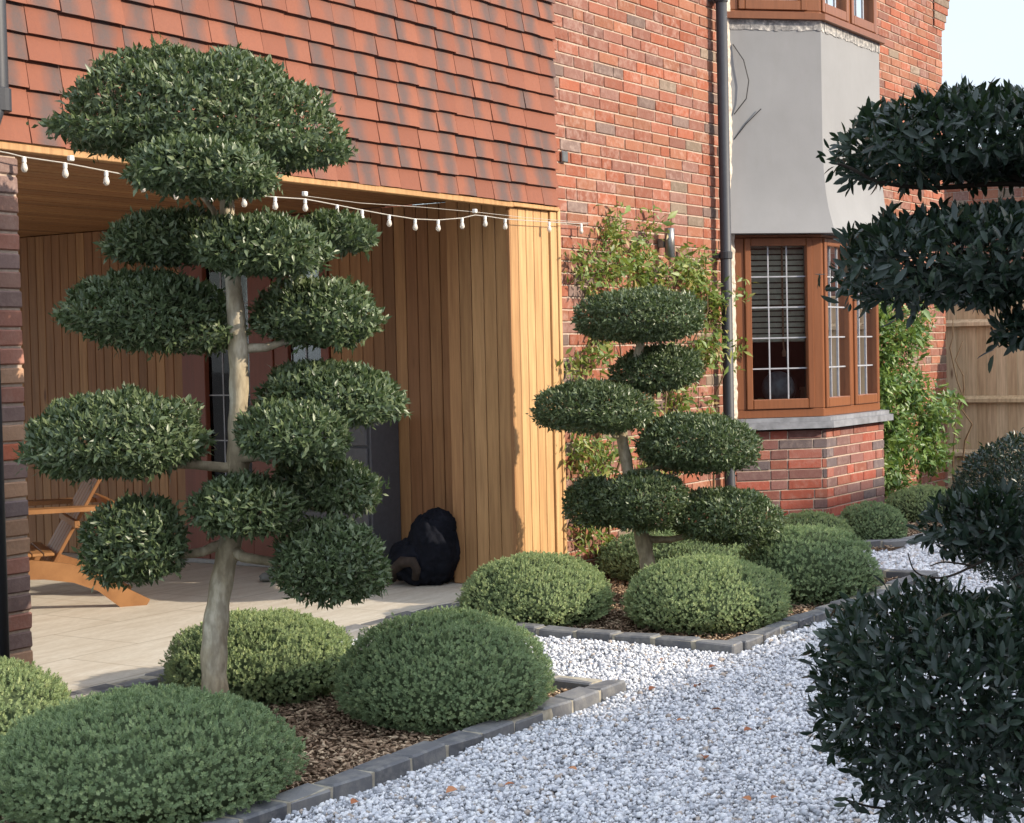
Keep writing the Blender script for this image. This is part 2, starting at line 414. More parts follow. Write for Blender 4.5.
plain('dark_twig', (.035, .028, .022), .85, .15)
plain('vine_stem', (.14, .095, .055), .9, .1)
m, t, b = mat('dead_leaf'); r, g, bl = attr(t)
setc(t, b, ramp(t, r, [(0, (.16, .06, .03)), (.5, (.30, .11, .05)), (1, (.42, .20, .10))]), .8, .2); M['dead_leaf'] = m

# ------------------------------------------------------------------ leaf and shoot templates
def leaf_template(wid=.33, fold=.10, curl=.10):
    xs = [0, .22, .55, .82, 1.]; ws = [0.02, .75, 1., .62, .0]
    V = []; F = []
    for i, (x, q) in enumerate(zip(xs, ws)):
        zc = -curl * (x ** 2) + curl * x * .6
        h = q * wid / 2
        V += [(x, -h, zc + fold * q * .5), (x, 0, zc), (x, h, zc + fold * q * .5)]
    for i in range(4):
        a, c = i * 3, i * 3 + 3
        F += [(a, c, c + 1, a + 1), (a + 1, c + 1, c + 2, a + 2)]
    return np.array(V), np.array(F)
LEAF = leaf_template()
def leaf_template_small(wid=.38, fold=.12):
    V = [(0, 0, 0), (.45, -wid / 2, fold * .6), (.5, 0, 0.02), (.45, wid / 2, fold * .6), (1, 0, -.05)]
    F = [(0, 1, 2, 2), (0, 2, 3, 3), (1, 4, 2, 2), (2, 4, 3, 3)]
    F = np.array([(0, 1, 2), (0, 2, 3), (1, 4, 2), (2, 4, 3)])
    return np.array(V), F
LEAFS = leaf_template_small()
def shoot_template():
    """upright shoot along +x: whorls of small fleshy leaves"""
    V = []; F = []
    for lay, (cnt, el, ln, off) in enumerate(((4, R(25), .80, .0), (4, R(38), .80, .42), (4, R(52), .72, .80), (3, R(72), .52, 1.12))):
        for k in range(cnt):
            a = 2 * math.pi * (k + lay * .5) / cnt
            d = Vector((math.sin(el), math.cos(el) * math.cos(a), math.cos(el) * math.sin(a)))
            s_ = Vector((0, -math.sin(a), math.cos(a)))
            b0 = Vector((off, 0, 0)); i = len(V)
            V += [tuple(b0), tuple(b0 + d * ln * .6 + s_ * ln * .24), tuple(b0 + d * ln + Vector((.08, 0, 0))), tuple(b0 + d * ln * .6 - s_ * ln * .24)]
            F.append((i, i + 1, i + 2, i + 3))
    return np.array(V), np.array(F)
SHOOT = shoot_template()

def lumps(D, amp, k, seed):
    g = np.random.default_rng(seed); out = np.zeros(len(D))
    for i in range(7):
        q = g.normal(size=3) * k * (1 + .35 * i); out += np.sin(D @ q + g.random() * 6.28) / (1 + .35 * i)
    return out * amp / 2.2
def ellip_dirs(n, a, b, c, g):
    """directions spread evenly over an ellipsoid"""
    D = g.normal(size=(n * 6, 3)); D /= np.linalg.norm(D, axis=1, keepdims=True)
    area = np.sqrt((D[:, 0] / a) ** 2 + (D[:, 1] / b) ** 2 + (D[:, 2] / c) ** 2); area /= area.max()
    D = D[g.random(len(D)) < area]
    return D[:n]

# ================================================================== SETTING
def sheet(name, x0, x1, y0, y1, z, mt, kind='structure', n=1):
    o = mesh_obj(name, [(x0, y0, z), (x1, y0, z), (x1, y1, z), (x0, y1, z)], [(0, 1, 2, 3)], mt)
    return tag(o, kind=kind)
sheet('ground', -150, 150, -150, 150, -.10, M['earth'])
sheet('gravel_drive', -6, 16.2, -7.5, 5.25, -.042, M['gravel_bed'])
mb = MB(); mb.box((2.0, 5.345, -.095), (8.60, 12.5, 0.)); tag(mb.build('patio', M['patio_slab']), kind='structure')
GZ = -.042

BEDS = [(2.05, 6.05, 3.38, 5.24), (7.02, 9.85, 3.35, 5.34), (10.95, 16.2, 4.05, 5.34)]
for i, (x0, x1, y0, y1) in enumerate(BEDS):
    sheet('planting_bed', x0 + .05, x1 - .05, y0 + .05, y1, -.038, M['soil'])

# white gravel: real stones, as many as the picture can resolve
def chips(n, g, flat=.62):
    base = np.array([(-1, -1, -1), (1, -1, -1), (1, 1, -1), (-1, 1, -1), (-1, -1, 1), (1, -1, 1), (1, 1, 1), (-1, 1, 1)], float) * .5
    F = np.array([(0, 3, 2, 1), (4, 5, 6, 7), (0, 1, 5, 4), (1, 2, 6, 5), (2, 3, 7, 6), (3, 0, 4, 7)])
    V = base[None] * (1 + g.uniform(-.42, .25, (n, 8, 3)))
    V[:, 4:, :2] *= g.uniform(.45, .95, (n, 1, 1))
    return V, F
def stones(x0, x1, y0, y1, step, size, g, keep=None):
    nx, ny = int((x1 - x0) / step), int((y1 - y0) / step)
    gx, gy = np.meshgrid(np.arange(nx), np.arange(ny))
    P = np.stack([x0 + (gx.ravel() + g.uniform(-.1, 1.1, nx * ny)) * step, y0 + (gy.ravel() + g.uniform(-.1, 1.1, nx * ny)) * step], 1)
    d = P @ hv[:2]; l = P @ rv[:2]
    k = (l > -d * .36 - .5) & (l < d * .36 + 1.9) & (d > 3.3)
    for (a, b_, c_, e) in BEDS: k &= ~((P[:, 0] > a - .01) & (P[:, 0] < b_ + .01) & (P[:, 1] > c_ - .01) & (P[:, 1] < e + .02))
    if keep is not None: k &= keep(P)
    P = P[k]; n = len(P)
    V, F = chips(n, g)
    s = size * np.clip(g.lognormal(0, .36, n), .4, 2.1)
    V = V * (s[:, None, None] * np.stack([g.uniform(.8, 1.35, n), g.uniform(.7, 1.1, n), g.uniform(.5, .95, n)], 1)[:, None, :])
    a = g.uniform(0, 6.28, n); tx = g.normal(0, .35, n); ty = g.normal(0, .35, n)
    ca, sa = np.cos(a), np.sin(a); z0 = np.zeros(n); o1 = np.ones(n)
    Rz = np.stack([np.stack([ca, -sa, z0], 1), np.stack([sa, ca, z0], 1), np.stack([z0, z0, o1], 1)], 1)
    cx, sx = np.cos(tx), np.sin(tx); Rx = np.stack([np.stack([o1, z0, z0], 1), np.stack([z0, cx, -sx], 1), np.stack([z0, sx, cx], 1)], 1)
    cy, sy = np.cos(ty), np.sin(ty); Ry = np.stack([np.stack([cy, z0, sy], 1), np.stack([z0, o1, z0], 1), np.stack([-sy, z0, cy], 1)], 1)
    V = np.einsum('nij,nkj->nki', Rz @ Rx @ Ry, V)
    und = .006 * np.sin(P[:, 0] * 5.1 + 1) * np.sin(P[:, 1] * 4.3) + .004 * np.sin(P[:, 0] * 13) * np.sin(P[:, 1] * 11 + 2)
    z = GZ + und + g.uniform(-.002, .017, n)
    V += np.concatenate([P, z[:, None]], 1)[:, None, :]
    F = (F[None] + (np.arange(n) * 8)[:, None, None]).reshape(-1, 4)
    return V.reshape(-1, 3), F, np.repeat(g.random((n, 3)), 8, 0)
g = np.random.default_rng(3)
Vs, Fs, Rs = [], [], []; off = 0
for (x0, x1, y0, y1, st, sz) in ((1.5, 7.02, -1.2, 5.2,   .0110, .0115), (7.02, 10.95, -2, 3.36, .0145, .0152), (9.85, 15.5, -1.5, 5.3, .020, .021)):
    kp = (lambda P: ~((P[:, 0] < 10.95) & (P[:, 1] < 3.36))) if x0 > 9 else None
    V, F, r_ = stones(x0, x1, y0, y1, st, sz, g, kp)
    Vs.append(V); Fs.append(F + off); Rs.append(r_); off += len(V)
o = mesh_obj('white_gravel', np.concatenate(Vs), np.concatenate(Fs), M['white_marble'], rnd=np.concatenate(Rs))
tag(o, 'loose white marble gravel covering the drive', 'gravel', kind='stuff')
print('stones', len(o.data.polygons) // 6)

# bark mulch
def mulch(x0, x1, y0, y1, n, g):
    P = np.stack([g.uniform(x0, x1, n), g.uniform(y0, y1, n), g.uniform(-.042, -.022, n)], 1)
    V, F = chips(n, g)
    V *= np.stack([g.uniform(.012, .04, n), g.uniform(.005, .012, n), g.uniform(.003, .007, n)], 1)[:, None, :]
    a = g.uniform(0, 6.28, n); el = g.normal(0, .28, n)
    ax = np.stack([np.cos(a) * np.cos(el), np.sin(a) * np.cos(el), np.sin(el)], 1)
    nr = np.stack([g.normal(0, .3, n), g.normal(0, .3, n), np.ones(n)], 1)
    V = np.einsum('nij,nkj->nki', frames(ax, nr), V) + P[:, None, :]
    return V.reshape(-1, 3), (F[None] + (np.arange(n) * 8)[:, None, None]).reshape(-1, 4), np.repeat(g.random((n, 3)), 8, 0)
for (x0, x1, y0, y1), n in zip(BEDS, (26000, 13000, 8000)):
    V, F, r_ = mulch(x0 + .1, x1 - .1, y0 + .1, y1 - .05, n, g)
    tag(mesh_obj('bark_mulch', V, F, M['bark_chip'], rnd=r_), 'brown bark chips spread over the planting bed', 'mulch', kind='stuff')

# kerbs of dark blocks
def edging(label, runs):
    t_ = thing('bed_edging', label, 'edging', (*runs[0][0], -.05))
    for (p0, p1), wdt in [(r_[:2], r_[2]) for r_ in runs]:
        p0 = Vector((*p0, 0)); p1 = Vector((*p1, 0)); L = (p1 - p0).length; d = (p1 - p0) / L; nrm = Vector((-d.y, d.x, 0))
        n = max(1, round(L / .215)); st = L / n
        for k in range(n):
            MM = Matrix(((d.x, nrm.x, 0, p0.x), (d.y, nrm.y, 0, p0.y), (0, 0, 1, 0), (0, 0, 0, 1)))
            dz = random.uniform(.0, .008); dy = random.uniform(-.004, .004)
            q = MB(); q.bbox((k * st + .007, min(0, wdt) + dy, -.098), (k * st + st - .007, max(0, wdt) + dy, .006 + dz), .007, MM, jit=.005)
            q.build('edging_block', M['kerb_block'], t_)
        mj = MB(); ya, yb = sorted((0., wdt)); mj.box((.012, ya + .006, -.096), (L - .012, yb - .006, .0055), MM); mj.build('mortar_joint', M['kerb_mortar'], t_)
    return t_
edging('dark block edging round the front left bed, ending in a corner by the gravel', [((2.2, 3.385), (6.05, 3.385), .10), ((6.05, 3.487), (6.05, 5.20), .10)])
edging('dark block edging round the middle bed under the brick wall', [((7.12, 3.35), (9.85, 3.35), .10), ((7.12, 5.30), (7.12, 3.35), -.10), ((9.85, 3.452), (9.85, 5.3), .10)])
edging('dark block edging of the far bed below the bay window, with a cut corner', [((11.05, 5.30), (11.05, 4.40), .10), ((11.06, 4.38), (11.40, 4.06), .10), ((11.42, 4.05), (16.1, 4.05), .10)])
edging('dark block edging along the front of the beige patio', [((2.0, 5.242), (8.25, 5.242), .10)])

# ================================================================== HOUSE
house = thing('house', 'red brick house with clay tile hanging, cedar lined open porch and grey bay', 'house', (8.8, 5.35, 0))
FY = 5.35
def frameM(p0, p1, z=0):
    """matrix: local x runs p0->p1, local y points out of the wall to the viewer, z up"""
    p0 = Vector((*p0, z)); p1 = Vector((*p1, z)); d = (p1 - p0).normalized(); nr = Vector((d.y, -d.x, 0))
    return Matrix(((d.x, nr.x, 0, p0.x), (d.y, nr.y, 0, p0.y), (0, 0, 1, z), (0, 0, 0, 1))), (p1 - p0).length
def bricks(mb, M_, L, z0, z1, bl=.25, ch=.075, hole=None, dep=.05, flemish=False, jut=.002, taper=None):
    k = 0; z = z0
    while z < z1 - .01:
        x = -(.0 if k % 2 else bl / 2) - random.choice((0, 0, bl / 4)); top = min(z + ch - .010, z1)
        alt = k % 2
        while x < L:
            ln = bl
            if flemish: ln = bl if alt else bl / 2 + .005; alt = 1 - alt
            elif random.random() < .10: ln = bl * .53
            a, c_ = max(x, 0), min(x + ln - .010, L)
            if c_ - a > .02:
                o_ = random.uniform(-jut, jut)
                if not (hole and hole(a, c_, z, top)):
                    mb.bbox((a, -dep, z), (c_, .004 + o_, top), .003, M_, rnd=tuple(rng.random(3)), jit=.0012)
            x += ln
        z += ch; k += 1
# front wall to the left and right of the bay
bw = MB(); mo = MB()
ML, L1 = frameM((8.80, FY), (11.27, FY)); bricks(bw, ML, L1, -.08, 6.2)
MR, L2 = frameM((13.47, FY), (16.05, FY)); bricks(bw, MR, L2, -.08, 6.2)
MT, L3 = frameM((11.28, FY), (13.46, FY)); bricks(bw, MT, L3, 5.08, 6.2)
for (a, c_, z0, z1) in ((8.80, 11.27, -.09, 6.2), (13.47, 16.05, -.09, 6.2), (11.27, 13.47, 5.06, 6.2)):
    mo.box((a + .002, FY + .003, z0), (c_ - .002, FY + .30, z1))
ME, L4 = frameM((16.05, FY + .02), (16.05, 9.5)); bricks(bw, ME, L4, -.08, 6.2); mo.box((15.75, FY + .31, -.09), (16.047, 9.5, 6.2))
# corbelled brick kneeler at the gable corner
for k, (z0, z1, out) in enumerate(((4.42, 4.49, .04), (4.495, 4.565, .09), (4.57, 4.64, .14), (4.645, 4.715, .18), (4.72, 6.2, .20))):
    if z1 - z0 < .2: bw.bbox((15.80, FY - .02, z0), (16.053 + out, FY + .25, z1), .003)
    else:
        zz = z0
        while zz < z1 - .02:
            bw.bbox((15.85, FY - .022, zz), (16.05 + out, FY + .25, zz + .065), .003); zz += .075
mo.box((15.80, FY - .012, 4.41), (16.08, FY + .24, 6.2))
wall = bw.build('brick_wall', M['red_brick'], house); mo.build('mortar', M['mortar'], wall)

# tile hanging
tl = MB(); tw, gauge = .178, .1115; k = 0; z = 2.262; TX1 = 8.765
while z < 5.7:
    x = TX1 - (tw if k % 2 else tw * 1.5) * 40
    while x < TX1 - .01:
        a, c_ = max(x, 3.0) + .0015, min(x + tw, TX1) - .0015
        if c_ - a > .03:
            dz = random.uniform(-.004, .004); q = random.uniform(-.004, .004); tk = .013
            th = gauge + .035
            n5 = 5; V = []; A = []
            for lay in (0, 1):
                for (zz, yy) in ((z + dz, FY - .046 + q), (z + th + dz, FY - .018)):
                    for i in range(n5):
                        uu = i / (n5 - 1); cam_ = .004 * (1 - (2 * uu - 1) ** 2)
                        V.append((a + (c_ - a) * uu, yy - cam_ + lay * tk, zz + random.uniform(-.0006, .0006))); A.append((uu, float(zz > z + .05), 0))
            F = []
            for i in range(n5 - 1):
                F.append((i, i + 1, n5 + i + 1, n5 + i)); F.append((2 * n5 + i + 1, 2 * n5 + i, 3 * n5 + i, 3 * n5 + i + 1))
                F.append((i + 1, i, 2 * n5 + i, 2 * n5 + i + 1))
            F.append((0, n5, 3 * n5, 2 * n5)); F.append((n5 - 1, 3 * n5 - 1, 4 * n5 - 1, 2 * n5 - 1))
            tl.add(V, F, tuple(rng.random(3)), A)
        x += tw
    z += gauge; k += 1
tl.build('tile_hanging', M['clay_tile'], house)
mb = MB(); mb.box((3.0, FY + .0, 2.345), (8.795, FY + .25, 5.9)); mb.box((3.0, FY + .251, 2.38), (8.795, 12.5, 5.9)); mb.build('upper_wall', M['mortar'], house)
mb = MB(); mb.box((8.83, FY + .31, 5.5), (16.0, 12, 6.3)); mb.box((8.83, 11.7, -.05), (16.0, 12, 5.49)); mb.build('back_wall', M['weathered_brick'], house)

# fascia, soffit and cedar boards of the porch
mb = MB(); mb.bbox((3.0, FY - .040, 2.228), (8.262, FY + .012, 2.258), .003); mb.bbox((8.263, FY - .040, 2.234), (8.775, FY - .012, 2.258), .003)
mb.build('fascia_board', M['cedar'], house)
mb = MB(); y = FY + .014
while y < 12.3:
    mb.bbox((3.0, y, 2.315 + random.uniform(0, .002)), (8.50, y + .086, 2.343), .004); y += .096
mb.build('soffit', M['cedar_shaded'], house)
def boards_x(mb, x0, x1, y, z0, z1, n, th=.02):
    st = (x1 - x0) / n
    for k in range(n): mb.bbox((x0 + k * st + .0025, y, z0), (x0 + (k + 1) * st - .0025, y + th, z1 + random.uniform(0, .003)), .003)
def boards_y(mb, y0, y1, x, z0, z1, n, th=.02):
    st = (y1 - y0) / n
    for k in range(n): mb.bbox((x, y0 + k * st + .0025, z0), (x + th, y0 + (k + 1) * st - .0025, z1), .003)
mb = MB(); boards_x(mb, 8.262, 8.69, FY - .010, -.02, 2.231, 5)
mb.bbox((8.695, FY - .022, -.02), (8.765, FY + .02, 2.231), .003); mb.bbox((8.768, FY - .03, -.02), (8.80, FY + .04, 2.25), .003)
mb.build('porch_post_cladding', M['cedar'], house)
mb = MB(); boards_y(mb, FY + .012, 5.80, 8.262, .004, 2.31, 5); mb.bbox((8.25, FY - .012, .0), (8.2615, FY + .011, 2.214), .002)
mb.build('side_cladding', M['cedar'], house)
mb = MB(); mb.box((8.284, FY + .02, -.02), (8.78, 5.798, 2.31)); mb.box((8.472, 5.799, -.02), (8.78, 12.4, 2.31)); mb.build('wall_core', M['dark_void'], house)
WX = 8.45
mb = MB(); boards_y(mb, 5.805, 6.86, WX, .004, 2.31, 12); mb.build('inner_cladding', M['cedar_shaded'], house)
mb = MB(); boards_y(mb, 8.16, 12.3, WX, .004, 2.31, 49); mb.build('inner_cladding', M['cedar_shaded'], house)
# glazed door set in the porch wall
dset = MB()
for (y0, y1, z0, z1, pr) in ((8.05, 8.155, .0, 2.2, .015), (7.93, 8.046, .02, 2.18, .03), (7.325, 7.53, .02, 2.18, .03), (7.20, 7.32, .02, 2.18, .02), (6.865, 6.93, .0, 2.2, .015),
                             (7.532, 7.928, 2.06, 2.18, .026), (7.532, 7.928, .02, .22, .026), (6.932, 7.198, 2.06, 2.18, .018), (6.932, 7.198, .02, .62, .018), (6.865, 8.155, 2.202, 2.309, .012)):
    dset.bbox((WX - pr, y0, z0), (WX + .02, y1, z1), .004)
door = dset.build('door', M['door_frame_wood'], house)
mb = MB(); mb.box((WX + .008, 7.533, .221), (WX + .012, 7.927, 2.059)); mb.box((WX + .008, 6.933, .621), (WX + .012, 7.197, 2.059)); mb.build('pane', M['glass'], door)
mb = MB()
for y0, y1, z0, z1, nc in ((7.533, 7.927, .221, 2.059, 3), (6.933, 7.197, .621, 2.059, 2)):
    for k in range(1, nc): yy = y0 + (y1 - y0) * k / nc; mb.box((WX + .003, yy - .004, z0), (WX + .0075, yy + .004, z1))
    nr_ = 6
    for k in range(1, nr_): zz = z0 + (z1 - z0) * k / nr_; mb.box((WX + .0035, y0, zz - .004), (WX + .007, y1, zz + .004))
mb.build('glazing_bar', M['lead_strip'], door)
mb = MB(); mb.box((WX + .016, 7.56, .23), (WX + .0195, 7.86, 2.05)); mb.build('door_curtain', M['cream_panel'], door)
mb = MB(); mb.bbox((WX - .06, 6.87, .001), (WX - .031, 8.15, .030), .004); mb.build('threshold', M['threshold'], door)
# the brick pier of the porch
mb = MB(); mm = MB(); PX0, PX1, PY1 = 4.20, 4.632, 5.70
z, k = -.08, 0
while z < 2.21:
    q = PX0 + (.215 if k % 2 else .108)
    for a, c_ in ((PX0, q - .005), (q + .005, PX1)):
        mb.bbox((a, FY - .006, z), (c_ + random.uniform(-.003, .003), FY + .1, z + .066), .006, jit=.002)
    for a, c_ in ((FY + .11, FY + .21), (FY + .22, PY1)): mb.bbox((PX0, a, z), (PX1, c_, z + .066), .005, jit=.0015)
    z += .0765; k += 1
pier = mb.build('porch_pier', M['brown_brick'], house)
mm.box((PX0 + .006, FY + .002, -.08), (PX1 - .008, PY1 - .01, 2.213)); mm.build('mortar', M['mortar'], pier)
# little grey sensor box on the wall and the steel wall lamp
p = at_y(562, 157, FY)
mb = MB(); mb.bbox((p[0] - .035, FY - .028, p[2] - .035), (p[0] + .03, FY - .008, p[2] + .035), .006); mb.build('sensor_box', M['steel'], house)
p = at_y(667, 243, FY - .07)
lamp = thing('wall_lamp', 'small steel cylinder wall lamp half hidden by the climber', 'wall lamp', (p[0], FY, p[2]))
mb = MB(); mb.lathe((p[0], FY - .09, p[2] - .10), [(.028, 0), (.034, .004), (.034, .196), (.028, .2)], 16); mb.build('lamp_body', M['steel'], lamp, True)
mb = MB(); mb.bbox((p[0] - .02, FY - .055, p[2] - .03), (p[0] + .02, FY - .007, p[2] + .03), .004); mb.build('bracket', M['steel'], lamp)

# downpipes
def downpipe(x, y, z0, z1, r_, clips, name='downpipe', foot=True):
    mb = MB(); pts = [(x, y, z1), (x, y, z0 + .12)]
    if foot: pts += [(x, y - .02, z0 + .05), (x, y - .09, z0)]
    mb.tube(pts, r_, 16); dp = mb.build(name, M['pipe_black'], house, True)
    for zc in clips:
        c2 = MB(); c2.lathe((x, y, zc), [(r_ + .001, 0), (r_ + .008, .004), (r_ + .008, .05), (r_ + .001, .054)], 16)
        c2.box((x - .055, y + r_ - .005, zc + .01), (x + .055, FY - .008, zc + .042)); c2.build('pipe_clip', M['pipe_black'], dp)
downpipe(10.99, FY - .085, -.03, 6.0, .040, (.55, 2.02, 3.85))
mb = MB(); px_ = 4.46
mb.tube([(px_, 5.24, 5.8), (px_, 5.24, 2.42), (px_ - .04, 5.24, 2.33), (px_ - .075, 5.24, 2.25), (px_ - .085, 5.24, 2.1), (px_ - .085, 5.24, -.05)], .036, 14)
dp = mb.build('downpipe', M['pipe_black'], house, True)
mb = MB(); mb.lathe((px_, 5.24, 2.36), [(.037, 0), (.046, .004), (.046, .09), (.037, .094)], 14); mb.build('pipe_socket', M['pipe_black'], dp)

# ---- bay
BX, s_, fl = 11.27, .505, 1.19
b0, b1, b2, b3 = (BX, FY), (BX + s_, FY - s_), (BX + s_ + fl, FY - s_), (BX + 2 * s_ + fl, FY)
def offs(o_):
    """outline of the bay pushed out by o_"""
    k = o_ * math.tan(R(22.5))
    return [(b0[0] - o_ * 1.4142, FY), (b1[0] - k, b1[1] - o_), (b2[0] + k, b2[1] - o_), (b3[0] + o_ * 1.4142, FY)]
bay = MB(); bm = MB()
for a, c_ in ((b0, b1), (b1, b2), (b2, b3)):
    MM, L = frameM(a, c_); bricks(bay, MM, L, .10, .76, .27, .075, flemish=(a is not b1), dep=.04)
o1 = offs(-.003)
bm.prism([(*q, .09) for q in o1], (0, 0, .665)); o2 = offs(-.05); bm.prism([(*q, -.09) for q in o2], (0, 0, .178))
bb = bay.build('bay_base', M['weathered_brick'], house); bm.build('mortar', M['mortar'], bb)
mb = MB(); mb.prism([(*q, .775) for q in offs(.075)], (0, 0, .05)); mb.prism([(*q, .826) for q in offs(.045)], (0, 0, .03)); mb.build('bay_sill', M['slate'], house)
# grey rendered panel with a bell-cast foot
lev = [(2.215, .105), (2.235, .10), (2.30, .078), (2.40, .048), (2.52, .024), (2.68, .008), (2.9, .0), (3.72, .0)]
cmb = MB()
for j in range(3):
    V = []; F = []
    for z_, o_ in lev: V += [(*offs(o_ + .01)[j], z_), (*offs(o_ + .01)[j + 1], z_)]
    for i in range(len(lev) - 1): F.append((2 * i, 2 * i + 1, 2 * i + 3, 2 * i + 2))
    cmb.add(V, F)
cmb2 = [(*q, 2.216) for q in offs(.112)]; cmb.add(cmb2, [(0, 3, 2, 1)])
cl = cmb.build('bay_cladding', M['grey_render'], house, True)
mb = MB(); ang = math.atan2(-1, 1)
Mb, Lb = frameM(b0, b1)
pts = [Mb @ Vector((x_, .018 + d_, z_)) for x_, d_, z_ in ((.03, 0, 3.60), (.10, .03, 3.48), (.135, .035, 3.33), (.115, .03, 3.20), (.03, 0, 3.09))]
mb.tube(pts, .0045, 6); mb.tube([Mb @ Vector((.235, .03, 3.13)), Mb @ Vector((.12, .02, 3.02)), Mb @ Vector((.03, .012, 2.91))], .004, 6); mb.build('loose_wire', M['cable_dark'], cl)
V = []; F = []; nseg = 60
ol = offs(.013)
mb = MB()
for j in range(3):
    MM, L = frameM(offs(.013)[j], offs(.013)[j + 1]); n_ = int(L / .03)
    for k in range(n_):
        mb.box((k * L / n_, -.03, 3.716 - random.uniform(0, .014)), ((k + 1) * L / n_, random.uniform(.0, .005), 3.782), MM)
mb.build('bay_flashing', M['flashing'], house)
mb = MB(); zz = .86
V = []; F = []; k = 0
while zz < 6.1:
    wd = random.uniform(.02, .055); V += [(11.235 - wd, FY - .004, zz), (11.285, FY - .004, zz), (11.285, FY - random.uniform(.012, .022), zz), (11.235 - wd * .8, FY - random.uniform(.010, .016), zz)]; zz += random.uniform(.025, .05)
n_ = len(V) // 4
for k in range(n_ - 1):
    for j in range(4): F.append((4 * k + j, 4 * k + (j + 1) % 4, 4 * k + 4 + (j + 1) % 4, 4 * k + 4 + j))
MB().add(V, F).build('mortar_fillet', M['pale_mortar'], house)
# windows
def casement(name, p0, p1, z0, z1, glasses, cols, mt, parent, rows=5, thick=.07):
    MM, L = frameM(p0, p1, 0)
    fr_ = MB(); us = [0.] + [q for g_ in glasses for q in g_[:2]] + [L]; gz0, gz1 = glasses[0][2], glasses[0][3]
    fr_.bbox((0, -thick, z0), (L, .0, gz0 - .075), .004, MM); fr_.bbox((0, -thick, gz1 + .06), (L, .0, z1), .004, MM)
    for k in range(0, len(us), 2):
        a, c_ = us[k], us[k + 1]
        fr_.bbox((a + (.05 if k else 0), -thick, gz0 - .074), (c_ - (.05 if k < len(us) - 2 else 0), .0, gz1 + .059), .004, MM)
    w_ = fr_.build(name, mt, parent)
    for (a, c_, zz0, zz1) in glasses:
        q = MB()   # opening sash: four members a little proud
        q.bbox((a - .049, -.055, zz0 - .073), (a, .014, zz1 + .058), .005, MM); q.bbox((c_, -.055, zz0 - .073), (c_ + .049, .014, zz1 + .058), .005, MM)
        q.bbox((a + .001, -.055, zz0 - .073), (c_ - .001, .014, zz0), .005, MM); q.bbox((a + .001, -.055, zz1), (c_ - .001, .014, zz1 + .058), .005, MM)
        q.build('sash', mt, w_)
        q = MB(); q.box((a - .005, -.034, zz0 - .005), (c_ + .005, -.030, zz1 + .005), MM); q.build('pane', M['glass'], w_)
        q = MB(); bw_ = .005
        for k in range(1, cols): u_ = a + (c_ - a) * k / cols; q.box((u_ - bw_, -.0295, zz0), (u_ + bw_, -.022, zz1), MM)
        for k in range(1, rows): v_ = zz0 + (zz1 - zz0) * k / rows; q.box((a, -.0292, v_ - bw_), (c_, -.0215, v_ + bw_), MM)
        q.build('glazing_bar', M['lead_strip'], w_)
    return w_
w0, w1, w2, w3 = offs(-.02)
casement('window', w0, w1, .857, 2.214, [(.13, .565, .995, 2.13)], 3, M['joinery'], house)
casement('window', w1, w2, .857, 2.214, [(.085, .505, .995, 2.13), (.665, 1.085, .995, 2.13)], 3, M['joinery'], house)
casement('window', w2, w3, .857, 2.214, [(.13, .565, .995, 2.13)], 3, M['joinery'], house)
u0, u1, u2, u3 = offs(.0)
casement('window', u0, u1, 3.83, 5.05, [(.13, .565, 3.93, 4.95)], 3, M['joinery'], house)
casement('window', u1, u2, 3.83, 5.05, [(.085, .505, 3.93, 4.95), (.665, 1.085, 3.93, 4.95)], 3, M['joinery'], house)
casement('window', u2, u3, 3.83, 5.05, [(.13, .565, 3.93, 4.95)], 3, M['joinery'], house)
mb = MB(); mb.prism([(*q, 3.784) for q in offs(.055)], (0, 0, .045)); mb.build('window_board', M['joinery'], house)
mb = MB(); mb.prism([(*q, 5.052) for q in offs(.12)], (0, 0, .5)); mb.build('bay_roof', M['roof_slate'], house)
# rooms behind the bay
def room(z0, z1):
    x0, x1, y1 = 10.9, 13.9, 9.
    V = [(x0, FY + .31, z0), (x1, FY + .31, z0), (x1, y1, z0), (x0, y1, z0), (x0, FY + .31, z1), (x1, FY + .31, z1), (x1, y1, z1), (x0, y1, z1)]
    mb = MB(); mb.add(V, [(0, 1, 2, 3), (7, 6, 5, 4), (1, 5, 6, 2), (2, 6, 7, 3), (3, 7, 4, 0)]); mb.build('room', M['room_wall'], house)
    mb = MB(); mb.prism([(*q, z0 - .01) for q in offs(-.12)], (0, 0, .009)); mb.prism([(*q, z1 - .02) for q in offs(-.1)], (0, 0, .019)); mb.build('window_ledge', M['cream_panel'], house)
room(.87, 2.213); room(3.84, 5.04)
# behind the glass: blind, curtain, nets, globe
MI, LI = frameM(offs(-.13)[0], offs(-.13)[1])
bl_ = thing('window_blind', 'olive slatted blind half lowered in the left pane of the lower bay window', 'blind', tuple(MI @ Vector((0.3, 0, 2.15))))
mb = MB(); zz = 2.15
while zz > 1.46:
    mb.prism([(.03, -.006, zz), (.03, .010, zz - .032), (.03, .013, zz - .031), (.03, -.003, zz + .001)], (.58, 0, 0), M=MI); zz -= .042
mb.bbox((.03, -.02, 1.42), (.61, .018, 1.455), .003, MI); mb.build('slat', M['blind_fabric'], bl_)
mb = MB(); mb.tube([MI @ Vector((.30, .022, 2.16)), MI @ Vector((.30, .022, 1.40)), MI @ Vector((.305, .022, 1.36))], .007, 6); mb.lathe(tuple(MI @ Vector((.305, .022, 1.31))), [(.006, .06), (.018, .03), (.014, .0)], 8); mb.build('pull_cord', M['box_tan'], bl_)
MI2, LI2 = frameM(offs(-.14)[1], offs(-.14)[2])
